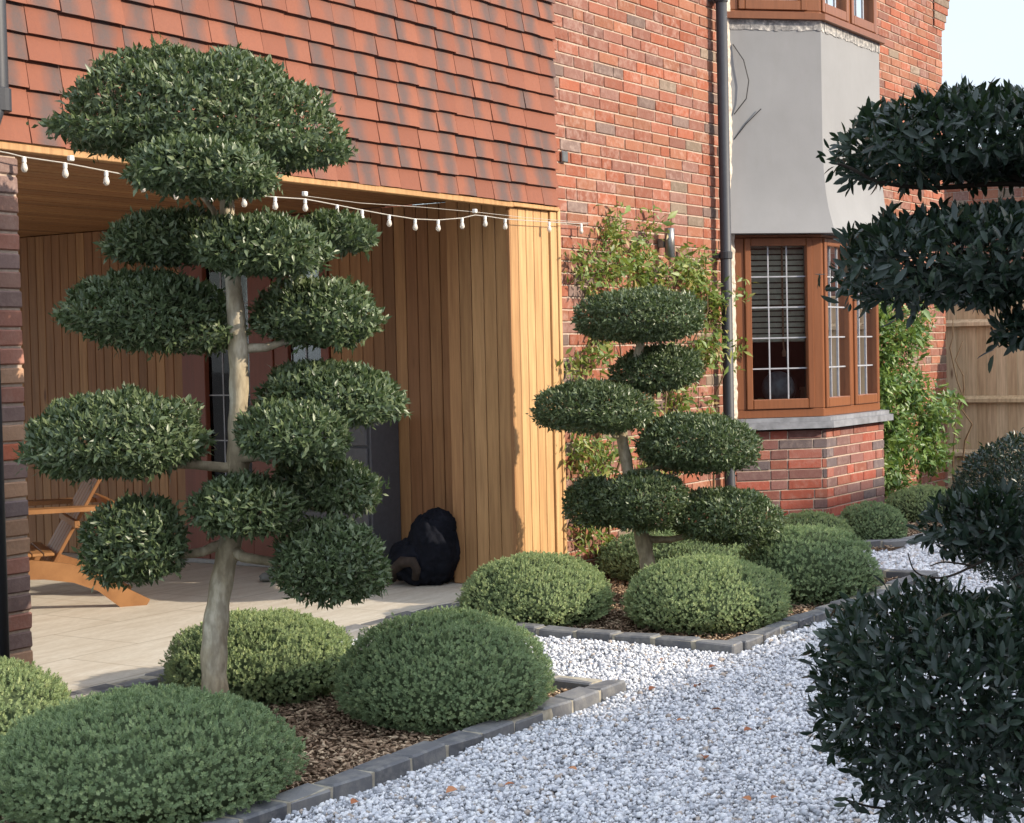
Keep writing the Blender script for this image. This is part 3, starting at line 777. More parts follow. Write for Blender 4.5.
def folds(name, MM, L, z0, z1, label, mt, group=None, amp=.022):
    n_ = int(L / .012); V = []; F = []
    for i in range(n_ + 1):
        x_ = L * i / n_; y_ = amp * math.sin(i * .9) + amp * .5 * math.sin(i * .37 + 1)
        V += [tuple(MM @ Vector((x_, y_, z0))), tuple(MM @ Vector((x_, y_ * .7, z1)))]
    for i in range(n_): F.append((2 * i, 2 * i + 2, 2 * i + 3, 2 * i + 1))
    o_ = MB().add(V, F).build(name, mt, None, True); return tag(o_, label, name.replace('_', ' '), group)
folds('curtain', MI2, LI2 * .98, .87, 2.18, 'pleated grey curtain behind the front panes of the lower bay window', M['curtain'])
folds('net_curtain', frameM(offs(-.1)[0], offs(-.1)[1])[0], .70, 3.86, 5.0, 'white net curtain behind the left pane of the upper bay window', M['net_curtain'])
folds('net_curtain', frameM(offs(-.1)[1], offs(-.1)[2])[0], 1.1, 3.86, 5.0, 'white net curtain behind the front panes of the upper bay window', M['net_curtain'])
gc = MI @ Vector((.30, -.10, .875))
gl_ = thing('globe', 'grey desk globe on a stand behind the lower left window pane', 'globe', tuple(gc))
q = MB(); nlat = 14
prof = [(max(.001, .125 * math.sin(math.pi * i / nlat)), .20 - .125 * math.cos(math.pi * i / nlat)) for i in range(nlat + 1)]
q.lathe(tuple(gc), prof, 20); q.build('sphere', M['globe_grey'], gl_, True)
q = MB(); q.lathe(tuple(gc), [(.07, 0), (.07, .012), (.015, .03), (.012, .07)], 14)
q.tube([gc + Vector((.145 * math.cos(a) * .7, -.145 * math.cos(a) * .7, .20 + .145 * math.sin(a))) for a in [R(-90 + 15 * k) for k in range(13)]], .006, 6); q.build('stand', M['black_iron'], gl_)
oc = MI @ Vector((.15, -.07, .875)); q = MB(); q.lathe(tuple(oc), [(.02, 0), (.055, .02), (.07, .06), (.055, .10), (.02, .125)], 14)
tag(q.build('ornament', M['ornament_yellow'], None, True), 'round yellow ornament beside the globe behind the window', 'ornament')
q = MB(); q.bbox((.49, -.14, .875), (.60, -.05, 1.05), .006, MI); q.bbox((.485, -.145, 1.051), (.605, -.045, 1.075), .004, MI)
tag(q.build('box', M['box_tan']), 'small tan box with lid behind the window, right of the globe', 'box')

# ================================================================== THINGS UNDER THE PORCH
# storage cupboard
cab = thing('storage_cupboard', 'dark grey two door cupboard standing against the cedar wall of the porch', 'cupboard', (WX - .2, 6.62, 0))
q = MB(); q.bbox((WX - .30, 6.32, .03), (WX - .006, 6.98, .985), .006); q.build('carcass', M['locker_grey'], cab)
for (y0, y1, z0, z1) in ((6.335, 6.60, .83, .965), (6.61, 6.965, .83, .965), (6.335, 6.60, .43, .82), (6.61, 6.965, .43, .82), (6.335, 6.60, .06, .42), (6.61, 6.965, .06, .42)):
    q = MB(); q.bbox((WX - .322, y0, z0), (WX - .301, y1, z1), .005); dr = q.build('door', M['locker_grey'], cab)
    q = MB(); q.bbox((WX - .34, y0 + .21 if y1 < 6.61 else y0 + .03, z1 - .07), (WX - .3225, y0 + .225 if y1 < 6.61 else y0 + .045, z1 - .02), .003); q.build('handle', M['black_iron'], dr)
q = MB(); q.bbox((WX - .33, 6.305, .987), (WX - .006, 6.995, 1.012), .006); q.build('top', M['locker_grey'], cab)

# crumpled black bag
def blob(c, ax, ay, az, g_seed, amp, name, mt, parent=None, n=44):
    gg = np.random.default_rng(g_seed); V = []; F = []
    for i in range(n + 1):
        for j in range(n * 2):
            th, ph = math.pi * i / n, 2 * math.pi * j / (n * 2)
            V.append((math.sin(th) * math.cos(ph), math.sin(th) * math.sin(ph), math.cos(th)))
    D = np.array(V); r_ = 1 + lumps(D, amp, 3.0, g_seed) + amp * .7 * np.abs(lumps(D, 1., 7., g_seed + 1)) 
    P = D * r_[:, None] * np.array([ax, ay, az]); P[:, 2] = np.maximum(P[:, 2], -az * .93)
    P += np.array(c)
    for i in range(n):
        for j in range(n * 2):
            k2 = (j + 1) % (n * 2); F.append((i * 2 * n + j, (i + 1) * 2 * n + j, (i + 1) * 2 * n + k2, i * 2 * n + k2))
    return mesh_obj(name, P, F, mt, parent, smooth=True)
bag = thing('bag', 'crumpled black bag slumped on the patio against the cedar wall', 'bag', (8.19, 5.96, 0))
blob((8.17, 6.00, .13), .17, .19, .14, 11, .12, 'sack', M['black_fabric'], bag)
blob((8.20, 5.90, .20), .15, .16, .215, 41, .10, 'sack', M['black_fabric'], bag)
blob((8.225, 5.88, .35), .09, .11, .10, 29, .07, 'neck', M['black_fabric'], bag)
q = MB(); q.tube([(8.04, 6.10, .035), (8.01, 6.06, .10), (7.99, 5.98, .15), (8.00, 5.91, .155), (8.01, 5.89, .11), (8.02, 5.91, .05)], [.028, .034, .036, .032, .026, .022], 10); q.build('strap', M['brown_fabric'], bag, True)
p = at_z(271, 581, 0)
o = blob((p[0], p[1], .03), .10, .045, .032, 31, .10, 'stone', M['stone_shoe'], None, 16); tag(o, 'small flat grey stone lying on the patio near the door', 'stone')

# adirondack chair: faces the left of the photo
fd = at_z(147, 605, 0)            # rear foot of the near side
yaw = math.atan2(-rv[1], -rv[0])  # chair's forward runs to the left of the photo
ch = thing('adirondack_chair', 'wooden adirondack chair with slatted reclined back behind the brick pier', 'chair', (fd[0], fd[1], 0), yaw + R(22))
def cpart(mb, name, mt='chair_wood'):
    o_ = mesh_obj(name, mb.v, mb.f, M[mt], ch, np.array(mb.r), world=False); return o_
# local frame: x forward (photo left), y towards/away, z up ; near side at y=0, far side at y=-.58 (behind)
for yy in (0, -.60):
    q = MB(); prof = [(0, 0), (.15, 0), (.27, .10), (.40, .155), (.56, .185), (.90, .20), (.90, .30), (.62, .295), (.42, .262), (.27, .205), (.12, .11), (-.02, .03)]
    q.prism([(x_, yy, z_) for x_, z_ in prof], (0, -.035, 0), M=None); cpart(q, 'stringer')
    q = MB(); q.bbox((.80, yy + .001, 0), (.90, yy + .036, .53), .004); cpart(q, 'front_leg')
    q = MB(); q.prism([(.12, yy + .06, .555), (.30, yy + .08, .555), (.96, yy + .08, .555), (.99, yy + .04, .555), (.96, yy - .06, .555), (.30, yy - .05, .555), (.12, yy - .03, .555)], (0, 0, .024)); cpart(q, 'armrest')
    q = MB(); q.prism([(.80, yy + .015, .53), (.80, yy + .015, .40), (.68, yy + .015, .554), (.80, yy + .015, .554)], (0, -.02, 0)); cpart(q, 'arm_bracket')
for k in range(5):   # back slats
    y0 = -.07 - k * .098; lean = Matrix.Translation((.53, 0, .22)) @ Matrix.Rotation(R(-30), 4, 'Y')
    q = MB(); top_ = .80 - .035 * abs(k - 2); q.bbox((-.02, y0 - .088, 0), (0, y0, top_), .004, lean); cpart(q, 'back_slat')
for k in range(7):
    x_ = .50 + k * .062; q = MB(); q.bbox((x_, -.64, .312), (x_ + .058, .005, .330), .004); cpart(q, 'seat_slat')
for x_, z_ in ((.46, .40), (.26, .50)):
    q = MB(); q.bbox((x_ - .10, -.66, z_ + .06), (x_ - .07, .02, z_ + .10), .004); cpart(q, 'cross_rail')

# string lights below the fascia
lights = thing('string_lights', 'white festoon cable of small bulbs hanging under the porch fascia', 'string lights', (6.6, 5.29, 2.2))
LY = 5.285
cp = [(-25, 147), (8, 153), (24, 157), (65, 163), (106, 171), (143, 178), (175, 186), (210, 190), (244, 194), (275, 197), (305, 199), (337, 205), (362, 210), (389, 215), (415, 219), (438, 220), (462, 218), (475, 215), (485, 216), (505, 219), (549, 222), (588, 224)]
mb = MB(); mb.tube([at_y(x_, y_, LY) for x_, y_ in cp], .0026, 6)
mb.tube([at_y(x_, y_, LY + .03) for x_, y_ in ((305, 196), (360, 203), (420, 207), (475, 212), (530, 218), (590, 223))], .0014, 5)
mb.build('cable', M['cable_white'], lights)
for x_, y_ in [(24, 157), (65, 163), (106, 171), (143, 178), (175, 186), (210, 190), (244, 194), (275, 197), (305, 199), (337, 205), (362, 210), (389, 215), (415, 219), (438, 220), (462, 218), (485, 216), (505, 219), (549, 222), (581, 224)]:
    p = at_y(x_, y_, LY)
    q = MB(); q.lathe((p[0], p[1], p[2] - .062), [(.002, 0), (.008, .003), (.0130, .010), (.0140, .017), (.0115, .028), (.0075, .040)], 12); bu = q.build('bulb', M['bulb_glass'], lights, True)
    q = MB(); q.lathe((p[0], p[1], p[2] - .022), [(.008, 0), (.009, .002), (.009, .020), (.004, .024)], 10); q.build('socket', M['white_plastic'], bu)
for x_, y_ in ((71, 161), (305, 196), (475, 213)):
    p = at_y(x_, y_, LY); q = MB(); q.bbox((p[0] - .012, p[1] - .01, p[2]), (p[0] + .012, p[1] + .012, p[2] + .022), .003); q.build('cable_hook', M['white_plastic'], lights)

# ================================================================== PLANTS
RL = np.stack([rv, hv, zv], 1)   # local axes: right, deep, up
def pad_mesh(c, a, b, ct, cb, n, leaf, tmpl, g, tilt=0., up=.35, inner=.42, amp=.11, hole=0., sizes=.28, ragged=.04, strays=70):
    """a clipped cloud of leaves; a right, b deep, ct above, cb below"""
    n1 = int(n * (1 - inner))
    D = np.concatenate([ellip_dirs(n1, a, b, (ct + cb) / 2, g), ellip_dirs(n - n1, a, b, (ct + cb) / 2, g)]); n1 = min(n1, len(D))
    n = len(D)
    rad = np.ones(n); rad[n1:] = g.uniform(.5, .95, n - n1)
    rad[:n1] = 1 - np.abs(g.normal(0, .04, n1)) + (g.random(n1) < ragged) * g.uniform(0, .09, n1)
    rad *= 1 + lumps(D, amp, 3.2, int(g.integers(1e6))) + lumps(D, amp * .75, 8., int(g.integers(1e6)))
    ex = np.where(D[:, 2] > 0, 2.05, 2.7)[:, None]
    Q = D / ((np.abs(D) ** ex).sum(1, keepdims=True) ** (1 / ex)); sc = np.where(D[:, 2:3] > 0, ct, cb)
    L = np.concatenate([Q[:, :1] * a, Q[:, 1:2] * b, Q[:, 2:3] * sc], 1) * rad[:, None]
    N = np.concatenate([D[:, :1] / a, D[:, 1:2] / b, D[:, 2:3] / sc], 1); N /= np.linalg.norm(N, axis=1, keepdims=True)
    ct_, st_ = math.cos(tilt), math.sin(tilt)
    T = np.array([[ct_, 0, -st_], [0, 1, 0], [st_, 0, ct_]])
    L = L @ T.T; N = N @ T.T
    W = L @ RL.T + np.asarray(c); NW = N @ RL.T
    if hole > 0:
        keep = g.random(n) > hole * (D[:, 2] < 0); keep |= g.random(n) > hole
        W, NW, n = W[keep], NW[keep], keep.sum()
    ax = NW * .40 + g.normal(0, .50, (n, 3)) + np.array([0, 0, up])
    nr = NW + g.normal(0, .55, (n, 3)) + np.array([0, 0, .35])
    # young shoots that stand out of the clipped face, and a fringe hanging below
    surf = np.flatnonzero(rad[:len(W)] > .9) if len(rad) == len(W) else np.arange(len(W))
    m_ = max(12, int(strays * a * b * 6)); pick = g.choice(surf, m_); low = g.choice(surf[NW[surf, 2] < -.35], max(4, m_ // 2)) if (NW[surf, 2] < -.35).any() else pick[:4]
    for src, gz_ in ((pick, .35), (low, -.8)):
        dr = NW[src] * .8 + g.normal(0, .35, (len(src), 3)) + np.array([0, 0, gz_]); dr /= np.linalg.norm(dr, axis=1, keepdims=True)
        ln = leaf * g.uniform(.5, 1.5, len(src))
        for q in range(5):
            W = np.concatenate([W, W[src] + dr * (ln * (q / 4.))[:, None]]); ax = np.concatenate([ax, dr * .9 + g.normal(0, .6, dr.shape)]); nr = np.concatenate([nr, g.normal(0, .7, dr.shape) + np.array([0, 0, .5])])
    n = len(W)
    V, F, r_ = scatter(tmpl[0], tmpl[1], W, frames(ax, nr), leaf * np.clip(g.lognormal(0, sizes, n), .55, 1.4))
    return V, F, r_
def curve3(p0, p1, sag=.0, n=6, wob=.012, g=rng):
    p0, p1 = np.asarray(p0, float), np.asarray(p1, float)
    out = []
    for i in range(n + 1):
        t_ = i / n; p = p0 * (1 - t_) + p1 * t_; p = p + np.array([0, 0, sag * 4 * t_ * (1 - t_)])
        if 0 < i < n: p = p + g.normal(0, wob, 3)
        out.append(p)
    return out

def cloud_tree(label, base_depth, trunk_px, pads, leaf, dens, lmat, bark, seed, tmpl=LEAFS, group=None, hole=0., twig=None, ragged=.05, amp=.085):
    """trunk_px: (x, y, radius, depth offset); pads: (x0, x1, y0, y1, depth offset, tilt, share of height above centre, trunk y it leaves from)"""
    g = np.random.default_rng(seed)
    tp = [at(x_, y_, base_depth + d_) for x_, y_, r_, d_ in trunk_px]
    t_ = thing('cloud_pruned_tree', label, 'tree', tuple(tp[0]), 0, group)
    # smooth trunk
    P, Rr = [], []
    for i in range(len(tp) - 1):
        for k in range(5):
            q = k / 5; p_1 = tp[max(i - 1, 0)]; p0 = tp[i]; p1 = tp[i + 1]; p2 = tp[min(i + 2, len(tp) - 1)]
            P.append(.5 * ((2 * p0) + (-p_1 + p1) * q + (2 * p_1 - 5 * p0 + 4 * p1 - p2) * q * q + (-p_1 + 3 * p0 - 3 * p1 + p2) * q ** 3))
            Rr.append((trunk_px[i][2] * (1 - q) + trunk_px[i + 1][2] * q) * (1 + .06 * math.sin(len(P) * 1.7 + seed) + .04 * math.sin(len(P) * .61)))
    P.append(tp[-1]); Rr.append(trunk_px[-1][2])
    mb = MB(); mb.tube(P, Rr, 14); mb.build('trunk', M[bark], t_, True)
    P = np.array(P)
    for (x0, x1, y0, y1, dd, tilt, hi, fy) in pads:
        dep = base_depth + dd; cx, cy = (x0 + x1) / 2, y0 + (y1 - y0) * hi
        c = at(cx, cy, dep); k_ = dep / FPX
        a = (x1 - x0) / 2 * k_ - leaf * .6; ct = (cy - y0) * k_ - leaf * .65; cb = (y1 - cy) * k_ - leaf * .55
        b = min(max(a * .85, .14), .34)
        area = 2 * math.pi * (a * b + (ct + cb) / 2 * (a + b) / 2) * .95
        V, F, r_ = pad_mesh(c, a, b, ct, cb, int(area * dens), leaf, tmpl, g, tilt, hole=hole, ragged=ragged, amp=amp)
        mesh_obj('foliage_pad', V, F, M[lmat], t_, rnd=r_, smooth=True)
        # branch from the trunk to the pad with twigs inside it
        j = int(np.argmin([abs(fy - (411.5 - FPX * ((p - np.array([0, 0, CAMZ])) @ UP) / ((p - np.array([0, 0, CAMZ])) @ FW))) for p in P]))
        s0 = P[j]; e0 = c - np.array([0, 0, cb * .35])
        mb = MB(); cv = curve3(s0, e0, -.02, 6, .010, g); rb = max(.012, Rr[j] * .5)
        mb.tube(cv, [rb * (1 - .5 * i / 6) for i in range(7)], 8)
        for q in range(9):
            dd_ = g.normal(size=3); dd_ /= np.linalg.norm(dd_); dd_[2] = abs(dd_[2]) * .5
            tip = e0 + RL @ (dd_ * np.array([a, b, ct]) * .85)
            mb.tube(curve3(cv[4 + q % 3], tip, .0, 4, .012, g), [rb * .35, rb * .3, rb * .25, rb * .18, rb * .1], 5)
        mb.build('branch', M[bark], t_, True)
    if twig: twig(t_, g)
    return t_
D1 = 6.2
tree1_pads = [
    (57, 340, 47, 166, .02, R(-6), .74, 215), (127, 276, 137, 197, -.32, R(-3), .60, 230),
    (105, 245, 208, 264, .12, R(3), .58, 255), (192, 330, 212, 276, -.15, R(-3), .58, 262), (296, 378, 212, 252, .18, R(-5), .55, 262),
    (62, 246, 272, 350, .14, R(-8), .60, 345), (252, 380, 276, 346, .10, R(-4), .60, 350),
    (255, 406, 361, 424, .16, R(-4), .60, 440), (236, 352, 402, 462, -.15, R(-5), .58, 455),
    (25, 211, 392, 476, -.1, R(3), .60, 462), (270, 382, 455, 512, .1, R(-10), .55, 490), (188, 302, 474, 536, -.12, R(-4), .55, 520),
    (80, 190, 495, 583, -.1, R(4), .54, 540), (272, 389, 518, 602, -.05, R(-4), .52, 545)]
pm = D1 / FPX
tree1_trunk = [(215, 755, 15 * pm, 0), (215, 700, 14 * pm, 0), (214, 655, 13 * pm, 0), (218, 605, 12 * pm, 0), (227, 555, 11.5 * pm, .02), (236, 520, 10.5 * pm, .02), (238, 475, 11 * pm, .0), (238, 430, 10 * pm, .0),
               (239, 380, 9.6 * pm, 0), (237, 330, 9.2 * pm, 0), (232, 270, 8.2 * pm, 0), (228, 230, 7.5 * pm, 0), (226, 190, 7.2 * pm, 0), (218, 150, 5.5 * pm, .02), (205, 105, 4 * pm, .05)]
cloud_tree('large cloud pruned tree with fourteen leafy pads in the front left bed', D1, tree1_trunk, tree1_pads, .029, 19500, 'niwaki_leaf', 'olive_bark', 21)
D2 = 9.3; pm = D2 / FPX
tree2_pads = [(574, 706, 288, 342, 0, 0, .55, 345), (610, 704, 346, 392, .1, R(5), .5, 395), (534, 652, 380, 432, -.1, R(-2), .55, 440), (634, 756, 412, 471, 0, R(-3), .55, 470),
              (563, 630, 476, 528, .05, 0, .5, 520), (600, 688, 470, 530, -.12, 0, .5, 525), (672, 781, 488, 542, 0, R(-3), .55, 535)]
tree2_trunk = [(648, 606, 9 * pm, 0), (648, 570, 8 * pm, 0), (644, 545, 8 * pm, 0), (634, 505, 6.5 * pm, .02), (627, 465, 6 * pm, .02), (622, 432, 5.5 * pm, 0), (630, 395, 5 * pm, .05), (637, 360, 5 * pm, .02), (642, 335, 4 * pm, 0), (642, 312, 3 * pm, 0)]
cloud_tree('smaller cloud pruned tree with seven pads in front of the brick wall and downpipe', D2, tree2_trunk, tree2_pads, .027, 20000, 'niwaki_leaf', 'olive_bark', 33)
# foreground tree, entering from the right
D3 = 4.3; pm = D3 / FPX
tree3_pads = [(838, 1125, 92, 180, 0, R(1), .55, 215), (846, 1140, 205, 304, -.1, R(2), .5, 300), (994, 1120, 308, 348, -.2, 0, .5, 345), (922, 1062, 490, 562, .1, R(-6), .5, 560), (814, 1110, 584, 806, -.1, R(3), .48, 700)]
tree3_trunk = [(1105, 960, 19 * pm, 0), (1100, 860, 17 * pm, 0), (1090, 700, 16 * pm, 0), (1085, 540, 15 * pm, 0), (1095, 380, 13 * pm, 0), (1085, 240, 11 * pm, 0), (1060, 140, 7 * pm, 0)]
def smooth_px(pts, k=5):
    out = []
    for i in range(len(pts) - 1):
        p_1, p0, p1, p2 = (np.array(pts[j], float) for j in (max(i - 1, 0), i, i + 1, min(i + 2, len(pts) - 1)))
        for q in np.arange(k) / k: out.append(.5 * ((2 * p0) + (-p_1 + p1) * q + (2 * p_1 - 5 * p0 + 4 * p1 - p2) * q * q + (-p_1 + 3 * p0 - 3 * p1 + p2) * q ** 3))
    out.append(np.array(pts[-1], float)); return out
def twigs3(t_, g):
    for pts, r_, nl in (([(1090, 186), (1000, 184), (930, 188), (880, 182), (850, 168), (838, 164)], 3.0, 10), ([(930, 188), (905, 176), (884, 172)], 1.6, 3),
                    ([(1090, 640), (1040, 606), (1000, 594), (970, 601), (945, 590), (925, 594)], 2.6, 14), ([(1000, 594), (1012, 578), (1030, 570)], 1.6, 3),
                    ([(985, 560), (950, 576), (928, 577), (914, 570), (908, 553)], 1.4, 8), ([(975, 566), (945, 562), (930, 566)], 1.2, 4),
                    ([(1090, 812), (1000, 800), (930, 806), (880, 808), (846, 800)], 2.2, 34), ([(1000, 800), (960, 812), (930, 818)], 1.4, 10), ([(1090, 345), (1045, 350), (1005, 343)], 1.8, 5)):
        P = [at(x_, y_, D3 - .004 * i) for i, (x_, y_) in enumerate(smooth_px(pts))]; n = len(P)
        mb = MB(); mb.tube(P, [r_ * pm * (1 - .6 * i / n) for i in range(n)], 7); br_ = mb.build('branch', M['dark_twig'], t_, True)
        if nl < 14: continue
        ii = g.integers(n // 3, n, nl); Q = np.array([P[i] for i in ii]) + g.normal(0, .006, (nl, 3))
        V, F, c_ = scatter(LEAF[0], LEAF[1], Q, frames(g.normal(0, .6, (nl, 3)) + np.array([0, 0, -.55]), g.normal(0, .6, (nl, 3)) - hv * .6), g.uniform(.035, .05, nl))
        mesh_obj('leafy_shoot', V, F, M['dark_leaf'], br_, rnd=c_, smooth=True)
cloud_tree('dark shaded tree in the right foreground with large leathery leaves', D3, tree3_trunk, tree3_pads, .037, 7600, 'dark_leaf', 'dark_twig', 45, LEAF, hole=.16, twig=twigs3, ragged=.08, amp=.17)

# low clipped domes
def dome(label, X, Y, r_, h, seed, mt='hebe_leaf', dens=9500, size=.0094, sq=1., base=-.05, group='low clipped evergreen domes in the gravel beds'):
    g = np.random.default_rng(seed)
    t_ = thing('clipped_dome_shrub', label, 'shrub', (X, Y, base), 0, group)
    H = h - base; a, b, c = r_, r_ * sq, H * .66; zc = base + H * .36
    n = int(4 * math.pi * ((a * b) ** 1.6 / 3 + 2 * (a * c) ** 1.6 / 3) ** (1 / 1.6) * dens)
    D = ellip_dirs(n, a, b, c, g); D = D[D[:, 2] > -.62]; n = len(D)
    lump = 1 + lumps(D, .045, 3.4, seed) + lumps(D, .035, 11., seed + 1) + lumps(D, .034, 26., seed + 2) + lumps(D, .030, 58., seed + 3)
    rad = lump * (1 - np.abs(g.normal(0, .022, n)))
    und = np.where(D[:, 2] < -.2, 1 + (D[:, 2] + .2) * .55, 1)
    P = D * np.array([a, b, c]) * (rad * .985)[:, None]; P[:, :2] *= und[:, None]
    N = D / np.array([a, b, c]); N /= np.linalg.norm(N, axis=1, keepdims=True)
    ax = N * .8 + np.array([0, 0, .45]) + g.normal(0, .28, (n, 3))
    V, F, q = scatter(SHOOT[0], SHOOT[1], P + np.array([X, Y, zc]), frames(ax, g.normal(size=(n, 3))), size * g.lognormal(0, .22, n))
    mesh_obj('foliage', V, F, M[mt], t_, rnd=q)
    nn = 20; V = []; F = []
    for i in range(nn + 1):
        for j in range(2 * nn):
            th, ph = math.pi * i / nn, math.pi * j / nn; V.append((math.sin(th) * math.cos(ph), math.sin(th) * math.sin(ph), math.cos(th)))
    for i in range(nn):
        for j in range(2 * nn):
            k2 = (j + 1) % (2 * nn); F.append((i * 2 * nn + j, (i + 1) * 2 * nn + j, (i + 1) * 2 * nn + k2, i * 2 * nn + k2))
    Vd = np.array(V); lv = 1 + lumps(Vd, .045, 3.4, seed); V = Vd * np.array([a, b, c]) * .90 * lv[:, None]; V[:, :2] *= np.where(Vd[:, 2] < -.2, 1 + (Vd[:, 2] + .2) * .55, 1)[:, None]
    V[:, 2] = np.maximum(V[:, 2] + zc, base - .02); V[:, 0] += X; V[:, 1] += Y
    mesh_obj('blocking_core', V, F, M['hebe_core'], t_, smooth=True)  # solid core added to block light through the shoots, coloured dark
def dome_px(label, x0, x1, ytop, dep, seed, **kw):
    p = at((x0 + x1) / 2, ytop, dep); r_ = (x1 - x0) / 2 * dep / FPX
    dome(label, p[0], p[1], r_ * .97, p[2] - .005, seed, **kw)
dome_px('yellow green dome shrub cut by the left edge of the photo, beside the brick pier', -115, 78, 664, 5.95, 1)
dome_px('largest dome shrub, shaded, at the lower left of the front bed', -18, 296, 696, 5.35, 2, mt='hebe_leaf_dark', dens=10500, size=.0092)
dome_px('sunlit dome shrub behind the trunk of the large cloud tree, next to the patio', 162, 357, 613, 7.1, 3)
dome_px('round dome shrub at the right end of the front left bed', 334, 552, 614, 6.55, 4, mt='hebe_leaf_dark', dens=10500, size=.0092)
dome_px('sunlit dome shrub below the cedar post at the left end of the middle bed', 457, 613, 556, 8.85, 5)
dome_px('bright dome shrub filling the front corner of the middle bed', 620, 792, 558, 8.6, 6)
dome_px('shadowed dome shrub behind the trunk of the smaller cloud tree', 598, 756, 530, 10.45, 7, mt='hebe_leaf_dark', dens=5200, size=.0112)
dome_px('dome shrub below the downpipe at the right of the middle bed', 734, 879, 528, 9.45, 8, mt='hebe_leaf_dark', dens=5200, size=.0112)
dome_px('pale dome shrub mostly hidden, at the foot of the bay wall', 772, 852, 513, 11.75, 9, dens=5200, size=.0112)
dome_px('small dome shrub at the bay corner beside the far kerb', 836, 906, 503, 12.1, 10, mt='hebe_leaf_dark', dens=5200, size=.0112)
dome_px('low dome shrub at the foot of the leafy climber by the fence', 884, 962, 487, 13.55, 12, dens=5200, size=.0112)
# dark clipped bush behind the foreground branches
g = np.random.default_rng(77)
bp = at(1020, 500, 8.2); bush = thing('clipped_bush', 'dark rounded clipped bush behind the foreground branches, before the fence', 'shrub', (bp[0], bp[1], -.05))
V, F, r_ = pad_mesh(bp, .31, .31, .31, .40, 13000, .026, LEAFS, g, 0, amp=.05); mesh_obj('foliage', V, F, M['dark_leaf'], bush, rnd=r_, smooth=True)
mb = MB(); mb.tube([(bp[0], bp[1], -.06), (bp[0] + .01, bp[1], .2), (bp[0], bp[1], .5)], [.03, .026, .018], 8); mb.build('stem', M['dark_twig'], bush, True)

# climbers
def climber(label, roots, tips, wallf, nleaf, size, lmat, seed, blobs):
    g = np.random.default_rng(seed)
    t_ = thing('climbing_plant', label, 'climber', tuple(wallf(*roots[0])))
    mb = MB()
    for (a, c_) in zip(roots, tips):
        p0, p1 = np.array(wallf(*a)), np.array(wallf(*c_)); cv = curve3(p0, p1, 0, 9, .035, g); mb = MB(); mb.tube(cv, [.010 * (1 - .07 * i) for i in range(10)], 6); mb.build('stem', M['vine_stem'], t_, True)
    P = []
    for (u_, z_, ru, rz_, th, wgt) in blobs:
        n = int(nleaf * wgt)
        for k in range(max(2, n // 45)):     # small shoots: leaves in sprays
            q = g.normal(0, .5, 2); c0 = np.array(wallf(u_ + q[0] * ru, z_ + q[1] * rz_)); out = abs(g.normal(0, .5)) * th
            e0 = c0 + wall_out * out + g.normal(0, .05, 3) + np.array([0, 0, g.uniform(-.05, .12)])
            m_ = 45; f_ = g.random(m_)[:, None]; P.append(c0 * (1 - f_) + e0 * f_ + g.normal(0, .055, (m_, 3)) * np.array([1, .6, 1]))
    P = np.concatenate(P); P[:, 1] = np.minimum(P[:, 1], 1e9)
    n = len(P)
    ax = g.normal(0, .7, (n, 3)) + np.array([0, -.25, -.35]); nr = g.normal(0, .6, (n, 3)) + np.array([.1, -.8, .5])
    V, F, r_ = scatter(LEAFS[0], LEAFS[1], P, frames(ax, nr), size * g.lognormal(0, .28, n))
    mesh_obj('foliage', V, F, M[lmat], t_, rnd=r_, smooth=True)
wall_out = np.array([0, -1., 0])
wf = lambda u_, z_: (u_, FY - .035, z_)
def wp(x_, y_): q = at_y(x_, y_, FY - .08); return q[0], q[2]
bl1 = []
for (x_, y_, rx, ry, th, wg) in ((612, 268, 26, 20, .14, .10), (640, 250, 24, 14, .12, .05), (655, 285, 30, 22, .16, .13), (690, 285, 28, 26, .16, .12), (710, 300, 18, 30, .16, .07), (615, 232, 24, 8, .08, .030), (590, 262, 16, 6, .06, .018), (665, 225, 25, 10, .06, .018),
                                 (600, 345, 18, 16, .14, .05), (585, 365, 14, 14, .12, .03), (600, 450, 24, 30, .16, .12), (590, 490, 18, 30, .14, .06), (625, 490, 26, 30, .12, .06), (690, 350, 26, 30, .13, .07), (715, 340, 16, 30, .16, .05), (740, 345, 10, 18, .10, .020), (680, 400, 28, 20, .12, .06), (700, 410, 22, 14, .10, .03), (585, 530, 14, 14, .14, .04), (615, 540, 12, 12, .1, .02), (660, 470, 26, 24, .1, .04)):
    u_, z_ = wp(x_, y_); bl1.append((u_, z_, rx / 78., ry / 150., th, wg))
rts = [(9.3, -.02), (9.35, -.02), (9.6, -.02), (9.45, -.02), (10.3, -.02), (10.8, -.02)]
tps = [(9.2, 2.05), (9.6, 1.95), (10.4, 2.0), (10.9, 1.7), (10.75, 2.1), (11.0, 1.6)]
climber('sparse climber with yellow green leaves on the brick wall beside the downpipe', rts, tps, wf, 4700, .053, 'climber_leaf', 51, bl1)
wf2 = lambda u_, z_: (u_, 4.98 - (u_ - 14.6) * .12, z_)
bl2 = []
for (x_, y_, rx, ry, th, wg) in ((892, 320, 14, 18, .2, .09), (905, 345, 20, 22, .3, .12), (895, 380, 18, 24, .3, .13), (920, 335, 14, 18, .2, .07), (915, 400, 24, 26, .3, .15), (900, 430, 20, 28, .3, .14), (930, 425, 20, 26, .3, .12), (905, 465, 20, 26, .3, .13), (930, 460, 16, 20, .25, .07), (950, 402, 14, 4, .08, .02), (888, 480, 10, 18, .2, .05), (890, 400, 10, 60, .1, .08)):
    q = at_y(x_, y_, 4.95); bl2.append((q[0], q[2], rx / 68., ry / 105., th, wg))
climber('dense bright green climber filling the corner between the bay window and the fence', [(15.0, -.02), (15.2, -.02)], [(15.0, 1.6), (15.2, 1.4)], wf2, 8200, .062, 'climber_leaf_green', 52, bl2)

